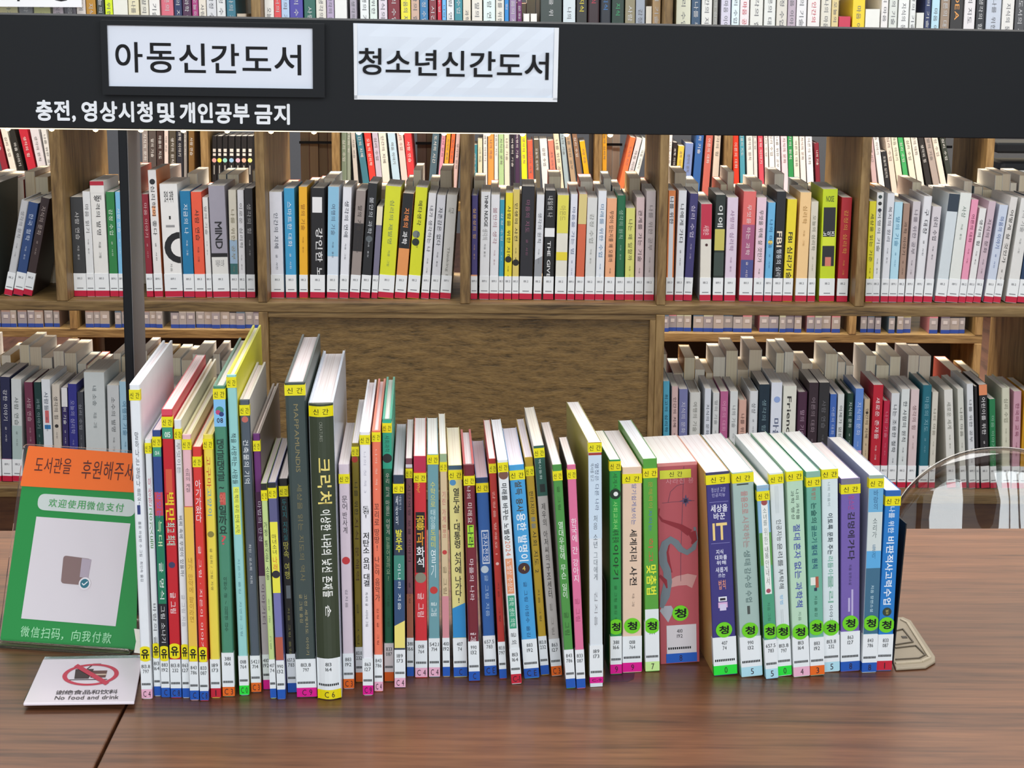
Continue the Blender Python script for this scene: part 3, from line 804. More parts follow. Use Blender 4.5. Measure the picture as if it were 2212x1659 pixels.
# leaning books of the second case: x at y300 left,right ; x at y390 left,right ; colour ; description ; [top y]
LEAN = [('far left', """-14 2 8 22 8c2430 dark_red
4 20 26 40 e0d8cc white
22 36 44 57 26241e black_and_yellow
44 62 64 82 b82434 red
68 86 86 104 d0ccd0 grey-white
90 104 106 118 d8d8d4 white"""), ('right of the post', """306 320 308 321 8c8480 grey
321 337 322 338 504844 dark_grey
338 353 339 354 3c2c28 dark_brown
354 364 355 364 d4c4bc pinkish_white
365 380 366 381 4a4438 dark_olive
381 395 382 396 262830 black
396 404 397 404 8c8884 slim_grey
406 421 407 421 7c5c30 ochre-brown"""), ('coloured dot set', """449 463 449 463 1c1c1e black_set_with_pink_dot
464 478 464 478 1c1c1e black_set_with_yellow_dot
479 492 479 492 1c1c1e black_set_with_green_dot
493 507 493 507 1c1c1e black_set_with_blue_dot
508 520 508 520 1c1c1e black_set_with_rose_dot
521 533 521 533 1c1c1e black_set_with_orange_dot
534 546 534 546 1c1c1e black_set_with_pale_yellow_dot"""), ('second bay', """731 745 731 745 7c8c78 grey-green
746 756 746 756 8c9888 pale_green
758 768 764 774 c0bcb4 white_and_dark
768 783 783 798 3c7484 teal
786 803 797 813 d83c34 red
804 817 812 825 b8b0c0 lilac-white
818 834 826 842 d4d4c8 white
838 854 848 864 b0ccdc light_blue
858 872 868 882 e8c4bc pinkish_white
873 889 880 896 d43c40 red
932 950 926 942 4c6470 grey-blue
953 963 946 955 d890a4 pink
964 973 957 966 d8a030 orange-yellow
975 983 967 976 e06c3c orange
985 994 979 988 d4b8b4 pale_pink"""), ('third bay', """1021 1031 1020 1030 4090a0 teal 313
1032 1042 1032 1042 dcdcbc cream 300
1043 1053 1044 1053 e0e0dc white
1054 1067 1054 1067 e8984c orange
1068 1076 1068 1076 d8dcd8 white
1077 1088 1077 1089 a8c890 green
1089 1100 1090 1101 d8d4c0 cream
1102 1111 1103 1112 24202c black
1112 1122 1113 1123 44304c purple-black
1125 1137 1127 1139 ecdc28 yellow
1138 1151 1141 1153 e06048 red 304
1153 1164 1156 1167 605848 brown-green 302
1165 1181 1171 1187 d8dcdc white 302
1183 1195 1190 1202 e0806c salmon 304
1196 1208 1205 1217 dcd4b8 cream
1210 1220 1219 1229 9cb0b8 grey-blue
1222 1233 1233 1244 b0987c tan
1236 1248 1248 1259 8c6c54 brown
1250 1263 1263 1275 f0b420 yellow-orange 306
1300 1311 1300 1310 e8a828 orange-yellow
1361 1373 1340 1352 e87444 orange 298
1375 1388 1352 1364 ccc8cc grey-white 300
1389 1400 1366 1377 d8e0dc white_and_teal 300"""), ('fourth bay', """1443 1454 1441 1450 e4dcd8 white
1455 1465 1447 1457 241c1c black_and_pink 308
1467 1480 1459 1472 d8b848 yellow_and_black 316
1482 1499 1475 1492 7488b8 blue-grey 310
1503 1521 1496 1513 2c5c9c blue
1525 1540 1518 1533 c06458 red-white
1543 1558 1538 1552 d8ccbc cream
1578 1593 1580 1594 e84028 orange-red
1597 1608 1599 1610 4c9cb0 blue-teal
1612 1626 1614 1628 dcdcd8 white
1627 1635 1629 1637 d4d4d0 slim_white
1637 1648 1640 1651 cc4c5c rose-red
1650 1659 1653 1661 e4e0dc slim_white
1660 1672 1663 1675 e8e6e4 white
1673 1684 1676 1687 e4e6e8 white
1687 1700 1690 1703 e8ccd4 pale_pink
1701 1712 1704 1715 2c8c4c green
1713 1725 1716 1728 dcdccc cream
1726 1739 1730 1742 e4dcd8 white
1740 1754 1744 1758 e8eaec white
1757 1770 1762 1773 7c2030 dark_red 310"""), ('fifth bay', """1875 1886 1884 1895 d0b4b4 pink
1886 1898 1898 1910 e8e8e6 white
1900 1911 1911 1922 28282a black 328
1912 1924 1924 1936 e0d0c0 cream
1925 1938 1938 1951 dcdcc4 cream-green
1939 1951 1953 1964 44a860 green
1953 1966 1967 1980 dcdcc8 cream
1968 1981 1982 1996 e0dcd0 white
1983 1995 2000 2012 2c2a28 black
1997 2011 2015 2029 a89c94 grey-pink
2013 2026 2031 2044 e4dccc cream-white
2029 2043 2048 2060 363c34 dark_striped""")]
yN = YB2 + .03
DOT = ['e0a8a0', 'e8e050', '90d0c0', '90b8d8', 'e0b0c0', 'e8a890', 'e8e080']
k = 0
for bay, txt in LEAN:
    for i, ln in enumerate(txt.split('\n')):
        q = ln.split(' '); a0, b0, a1, b1 = map(float, q[:4]); col = q[4]; desc = q[5].replace('_', ' ').replace('-', ' ')
        top = float(q[6]) if len(q) > 6 else 276 + random.uniform(-14, 8)
        yb_px = to_px((0, yN, ZM))[1]
        s0, s1 = (a1 - a0) / 90, (b1 - b0) / 90
        patches = ''
        if 'set' in desc:
            patches = f"P|.2|.25|d8d4cc|.25|.8;P|.27|.31|d8d4cc|.25|.8;D|.38|.5|.007|{DOT[k]};P|.46|.6|b8b8b0|.42|.58"; k += 1; top = 294
        lum = sum(lin(col)[:3]) / 3
        shelf_book(ZM, yN, a1 + s0*(yb_px-390), b1 + s1*(yb_px-390), a0 - s0*(300-top), b0 - s1*(300-top), top, col, desc,
                   '6c6c68' if lum > .3 else 'd8d8d4', '' if patches else '~', f"{desc} book, {ordn(i+1)} from left, second bookcase, {bay}",
                   'leaning books in the second bookcase', patches=patches, lab=0, parts=2)
    flush(posts=[(X2(p), X2(p) + .024) for p in up2])

# rows of far-side books whose page edges face us (uncounted, joined)
def far_row(name, label, z_, y0, spans, hmin, hmax, d, cols, edges, lean=0.0, foot=None, wmin=.014, wmax=.03):
    mb = MB()
    for x0, x1 in spans:
        x = x0
        while x < x1 - wmin:
            w = min(random.uniform(wmin, wmax), x1 - x); h = random.uniform(hmin, hmax); dd = d + random.uniform(-.012, .012)
            dy = random.uniform(0, .012); c = mat(random.choice(cols), .5, 'cover'); pg = pages_mat(random.choice(edges))
            le = lean * random.uniform(.3, 1.2)
            n0 = len(mb.v)
            t = .0008; z = z_ + .0006
            mb.box(x, x + t, y0 + dy, y0 + dd, z, z + h, c); mb.box(x + w - t, x + w, y0 + dy, y0 + dd, z, z + h, c)
            if foot is None:
                mb.box(x + t, x + w - t, y0 + dy + .001, y0 + dd - .002, z, z + h - .001, pg); mb.box(x, x + w, y0 + dd - .001, y0 + dd, z, z + h, c)
            else:
                mb.box(x + t, x + w - t, y0 + dy + .001, y0 + dd, z, z + h - .001, pg)
                mb.box(x, x + w, y0 + dy - .001, y0 + dy, z + .05, z + h, c)
                mb.box(x, x + w, y0 + dy - .0012, y0 + dy, z + .012, z + .05, mat(random.choice(['8e8a8a', '848086', '948c86']), .5)); mb.box(x, x + w, y0 + dy - .0014, y0 + dy, z, z + .012, mat('1c3c8c', .5))
                mb.box(x + w*.25, x + w*.75, y0 + dy - .0016, y0 + dy - .001, z + .03, z + .041, mat('b0acac', .5))
            if le:
                for i in range(n0, len(mb.v)):
                    v = mb.v[i]; mb.v[i] = (v[0] + (v[2] - z) * le, v[1], v[2])
            x += w + random.choice([.0008, .0008, .001, .003]) + (random.uniform(0, .03) if random.random() < .06 else 0)
    return tag(mb.build(name), label, 'books', kind='stuff')
CREAM = ['f0e2c4', 'ecdcbc', 'f2e8d4', 'e6d4b8', 'f0e0c8']
MIX = ['e8e4dc', 'e8e4dc', 'd8d4cc', 'c8b8b0', '7c8c94', 'b05040', '445', 'c8a060'] ; MIX = [c for c in MIX if len(c) == 6]
fb = YB + .055 + .175
g = lambda a, b: (X1(a) + .003, X1(b) - .003)
far_row('far_side_books', 'page edges of the books shelved from behind, middle shelf', ZM, fb,
        [g(-300, 123), g(147, 558), g(578, 994), g(1015, 1418), g(1437, 1846), g(1866, 2350)], .20, .262, .16, MIX, CREAM)
far_row('far_side_books', 'page edges of the books shelved from behind, lower shelf', ZL, fb,
        [g(-300, 558), g(1437, 2080), g(2120, 2200)], .215, .272, .16, MIX, CREAM)
far_row('far_side_books', 'books shelved from behind, top shelf', ZT, fb, [g(-300, 558), g(578, 1418), g(1437, 2400)], .2, .25, .16, MIX, CREAM)
h = lambda a, b, y=717: (X2(a, y), X2(b, y))
far_row('small_labelled_books', 'low row of books with white labels and blue feet, left half, second bookcase', ZL, YB2 + .02,
        [h(-60, 125), h(182, 300), h(305, 560)], .17, .25, .14, ['a09c98', '98948c', '888078', '5c5460', '8c7468', '4c6070', '2c2c30'], CREAM, foot=1, wmin=.018, wmax=.03)
far_row('small_labelled_books', 'low row of books with white labels behind the lower right bay', ZL, YB2 + .02,
        [h(1432, 1735), h(1745, 1818), h(1862, 1975), h(2010, 2088)], .17, .25, .14, ['a09c98', 'a0a48c', '888078', '5c5460', 'b07078', '4c6070', 'a09868', '2c2c30'], CREAM, foot=1, wmin=.018, wmax=.032)
far_row('brown_page_edges', 'brownish backs of books behind the second bookcase stop bar', ZM, YB2 + .215,
        [h(632, 714, 350), h(893, 928, 350), h(2046, 2088, 350)], .21, .235, .15, ['5c4430', '6c5038', '8c5c50'], ['8c7458', '7c6850', '8c7060'])
far_row('far_side_books', 'white and pink books seen far behind the third bay', ZM, YB2 + .22, [h(1312, 1352, 350)], .2, .23, .14, ['f0ece0', 'd86880', 'f0f0e8'], CREAM)

# things far behind, right edge
mb = MB(); mb.box(X2(2118, 700), X2(2152, 700) , YB2 + 1.0, YB2 + 1.1, 0, 1.6, mat('7c7e82', .7, 'paper')); structure('wall_pillar', mb)
Yc = 8.2
a = on_y(2142, 300, Yc); b = on_y(2420, 440, Yc)
rt = empty('black_bench', Matrix.Translation((a.x, Yc, 0)), 'black padded bench far behind the right end of the shelves', 'bench')
def sub(mb, n, par, bev=0): o = mb.build(n, bevel=bev); o.parent = par; return o
zz = lambda y: on_y(2200, y, Yc).z
wB = b.x - a.x
mb = MB(); mb.box(.01, wB, -.12, .12, zz(378), zz(345), mat('101114', .6)); sub(mb, 'backrest', rt, .03)
mb = MB(); mb.box(.0, wB, -.1, .1, zz(318) - .02, zz(305), mat('26282a', .6)); sub(mb, 'rail', rt, .01)
mb = MB(); mb.box(-.02, wB, -.2, .3, zz(398) - .05, zz(390) - .02, mat('18191b', .6)); sub(mb, 'seat', rt, .02)
for x in (.02, wB - .05):
    mb = MB(); mb.box(x, x + .04, -.05, .05, 0, zz(390), mat('18191b', .6)); sub(mb, 'leg', rt)
mb = MB()
for i in range(9): mb.box(a.x + .03 + i * .07, a.x + .03 + i * .07 + random.uniform(.035, .055), Yc - .19, Yc - .13, zz(390) - .018, zz(390) + .06, mat('e8e6e0', .5))
tag(mb.build('paper_cups'), 'white cups in a line on the far bench', 'cups', kind='stuff')
mb = MB(); mb.box(a.x - .1, a.x + 1.6, 9.6, 9.65, 0.9, 2.3, mat('f4e6cc', .6, 'm', 1.4)); structure('glowing_cream_panel', mb)  # far cream wall, its brightness put in as a glow

# ------------------------------------------------------------------ table
def P(px, py, z=TZ): return on_z(px, py, z)
e0, e1 = P(0, 1146), P(2212, 1141)
s0, s1 = P(272, 1522), P(205, 1659)
ang = math.atan2(e1.y - e0.y, e1.x - e0.x)
dirx = (e1 - e0).normalized(); sd = (s1 - s0).normalized()
def ext(p, d, t): return Vector((p.x + d.x * t, p.y + d.y * t, TZ))
# seam line meets back edge
def meet(p, d, q, e):
    den = d.x * e.y - d.y * e.x; t = ((q.x - p.x) * e.y - (q.y - p.y) * e.x) / den; return ext(p, d, t)
sb = meet(s0, sd, e0, dirx); sf = ext(s0, sd, 0.75)
def table(name, a, b, c, d, label):
    r = empty(name, Matrix.Identity(4), label, 'table')
    mb = MB(); n = [a, b, c, d]   # CCW from above
    mb.prism([(p.x, p.y) for p in n], TZ - .03, TZ, M_TABLE); sub(mb, 'tabletop', r, .0015)
    cx = sum(p.x for p in n) / 4; cy = sum(p.y for p in n) / 4
    for p in n:
        x, y = p.x + (cx - p.x) * .1, p.y + (cy - p.y) * .12
        mb = MB(); mb.box(x - .025, x + .025, y - .025, y + .025, 0, TZ - .03, M_BLACK); sub(mb, 'leg', r)
g1 = dirx * .0016
L0 = ext(e0, dirx, -.9); R1 = ext(e1, dirx, .5)
fl = ext(L0, sd, (sf - sb).length); fr = ext(R1, sd, (sf - sb).length)
table('table', sf + g1, fr, R1, sb + g1, 'long brown wood grain table carrying the row of new books')
table('table', fl, sf - g1, sb - g1, L0, 'brown wood grain table left of the seam, under the signs')

# ------------------------------------------------------------------ fascia frame with signs
DF = 2.42
def fz(px, py, y): return on_y(px, py, y)
# fascia plane: left end nearer than right end; solved from its heights in the frame
tlf, blf = fz(0, 30, 1.9531), fz(0, 276, 1.9531)
k = .947
trf, brf = fz(2212, 70, 1.9531 / k), fz(2212, 300, 1.9531 / k)
print('fascia heights', tlf.z - blf.z, trf.z - brf.z)
O = blf; ex = (brf - blf); EXL = ex.length; ex.normalize()
ez = (tlf - blf); ez = (ez - ex * ez.dot(ex)).normalized(); en = ex.cross(ez).normalized()   # en points away from camera
if en.y < 0: en = -en
FH = ((tlf - blf).length + (trf - brf).length) / 2
MF = Matrix((ex, en, ez)).transposed().to_4x4(); MF.translation = O
fr_ = empty('overhead_signboard', MF, 'black metal fascia on a post above the new books, white writing on it', 'signboard')
def lpx(px, py, off=0.0):
    p = on_plane(px, py, O + en * off, en) - O; return p.dot(ex), p.dot(ez)
mb = MB(); mb.box(-.6, EXL + .6, 0, .1, 0, FH, M_BLACK); o = sub(mb, 'fascia', fr_, .001)
o['label'] = 'wide black fascia panel'
# vinyl lettering
mb = MB(); a0 = lpx(78, 266); a1 = lpx(625, 216); a2 = lpx(625, 268)
ln = [(78, 163, 217, 262, '충전,'), (177, 329, 219, 263, '영상시청'), (341, 377, 222, 265, '및'), (389, 538, 222, 266, '개인공부'), (551, 625, 225, 268, '금지')]
for xa, xb, yt, yb, t in ln:
    u0, v1 = lpx(xa, yt); u1, v0 = lpx(xb, yb)
    put_text(mb, t, (u0, u1, v0, v1), lambda u, v: (u, -.0008, v), M_WHITE, 'H', 0.034, 6)
sub(mb, 'lettering', fr_)['label'] = 'white Korean lettering'
# LED strip under the fascia, near its front edge
mb = MB(); mb.box(-.05, EXL * .5, .002, .007, -.0012, 0, mat('ffe9c0', .5, 'm', 1.2)); sub(mb, 'light_strip', fr_)
for i, px in enumerate([15, 110, 205, 303, 395, 490, 585, 678, 775, 868, 960, 1055, 1130, 1225, 1320]):
    u = lpx(px, 280)[0]; mb = MB(); r = .0034
    for a in range(8):
        t0, t1 = a * math.pi / 4, (a + 1) * math.pi / 4
        for j in range(2):
            f0, f1 = j * math.pi / 4, (j + 1) * math.pi / 4
            c = lambda t, f: (u + r*math.cos(t)*math.cos(f), .005 + r*math.sin(t)*math.cos(f), -.0006 - r*math.sin(f))
            mb.poly([c(t0, f0), c(t1, f0), c(t1, f1), c(t0, f1)], mat('ffe0a0', .5, 'm', 7))
    sub(mb, 'lamp', fr_)
# post
pf = on_plane(263, 300, O, en); pu, pv = (pf - O).dot(ex), (pf - O).dot(ez)
xa = lpx(254, 300)[0]; xb = lpx(273, 300)[0]
zpost = (TZ - (O + ex * pu).z) / ez.z
mb = MB(); mb.box(xa, xb, .004, .125, zpost + .002, 0, M_BLACK); sub(mb, 'post', fr_, .001)
mb = MB(); mb.box(xb, xb + .0006, .0055, .1235, zpost + .002, -.001, mat('6e6a6a', .45, 'metal')); sub(mb, 'post_side_plate', fr_)
xe = EXL + .4; mb = MB(); mb.box(xe, xe + xb - xa, .004, .125, (TZ - (O + ex * xe).z) / ez.z + .002, 0, M_BLACK); sub(mb, 'post', fr_, .001)
# framed panel
def sign(name, label, corners, depth, build):
    r = empty(name, MF, label, 'sign'); build(r); return r
def s1b(r):
    u0, v1 = lpx(220, 43); u1, v0 = lpx(702, 209)
    w0, x1 = lpx(231, 54, -.012); w1, x0 = lpx(676, 192, -.012)
    mb = MB(); d = -.014
    mb.box(u0, u1, d, -.0002, v1 - (v1 - x1) , v1, M_BLACK); mb.box(u0, u1, d, -.0002, v0, x0, M_BLACK)
    mb.box(u0, w0, d, -.0002, x0, x1, M_BLACK); mb.box(w1, u1, d, -.0002, x0, x1, M_BLACK)
    sub(mb, 'frame', r)['label'] = 'black box frame'
    mb = MB(); mb.box(w0, w1, -.0105, -.0003, x0, x1, mat('e6eaf4', .5)); sub(mb, 'panel', r)
    mb = MB()
    for xa_, xb_, yt, yb, t in ((249, 308, 91, 156, '아'), (317, 377, 93, 157, '동'), (387, 444, 94, 157, '신'), (456, 516, 95, 158, '간'), (524, 585, 101, 153, '도'), (593, 650, 97, 162, '서')):
        a, b = lpx(xa_, yt, -.011); c, d_ = lpx(xb_, yb, -.011)
        put_text(mb, t, (a, c, d_, b), lambda u, v: (u, -.0109, v), M_INK, 'H', 0.016, 8)
    sub(mb, 'lettering', r)
sign('framed_sign', 'black framed white sign reading children new books, left on the fascia', None, 0, s1b)
def s2b(r):
    c = [lpx(765, 213), lpx(1203, 218), lpx(1206, 60), lpx(763, 50)]
    mb = MB(); nx, ny = 14, 6; pw = mat('e4eaf3', .35)
    g_ = {}
    for side in (0, 1):
        for i in range(nx + 1):
            for j in range(ny + 1):
                u, v = i / nx, j / ny
                x = (1-v)*((1-u)*c[0][0] + u*c[1][0]) + v*((1-u)*c[3][0] + u*c[2][0]); z = (1-v)*((1-u)*c[0][1] + u*c[1][1]) + v*((1-u)*c[3][1] + u*c[2][1])
                y = -.0012 - .0012 * abs(math.sin(i * 1.7 + j)) * (1 if 0 < i < nx and 0 < j < ny else .2) + side * .0006
                g_[side, i, j] = len(mb.v); mb.v.append((x, y, z))
    kk = mb.m(pw)
    for i in range(nx):
        for j in range(ny):
            mb.f.append((g_[0,i,j], g_[0,i+1,j], g_[0,i+1,j+1], g_[0,i,j+1])); mb.mi.append(kk)
            mb.f.append((g_[1,i,j], g_[1,i,j+1], g_[1,i+1,j+1], g_[1,i+1,j])); mb.mi.append(kk)
    o = sub(mb, 'sheet', r)
    mb = MB(); sl = glass('plastic_sleeve', .08)
    mb.box(c[0][0] , c[0][0] + .0035, -.0034, -.0028, c[0][1], c[3][1], M_WHITE); mb.box(c[1][0] - .005, c[1][0], -.0034, -.0028, c[1][1] + .001, c[2][1], M_WHITE)
    mb.box(c[0][0], c[1][0], -.0034, -.0028, c[1][1] - .001, c[1][1] + .0035, M_WHITE)
    sub(mb, 'sleeve_edge', r)
    mb = MB()
    for xa_, xb_, yt, yb, t in ((775, 823, 104, 161, '청'), (834, 886, 110, 156, '소'), (898, 943, 108, 163, '년'), (956, 1003, 110, 165, '신'), (1016, 1069, 111, 166, '간'), (1075, 1127, 118, 162, '도'), (1135, 1184, 114, 172, '서')):
        a, b = lpx(xa_, yt, -.004); c_, d_ = lpx(xb_, yb, -.004)
        put_text(mb, t, (a, c_, d_, b), lambda u, v: (u, -.0038, v), M_INK, 'H', 0.018, 8)
    sub(mb, 'lettering', r)
sign('paper_sign', 'white paper sign in a plastic sleeve reading teen new books, no frame', None, 0, s2b)

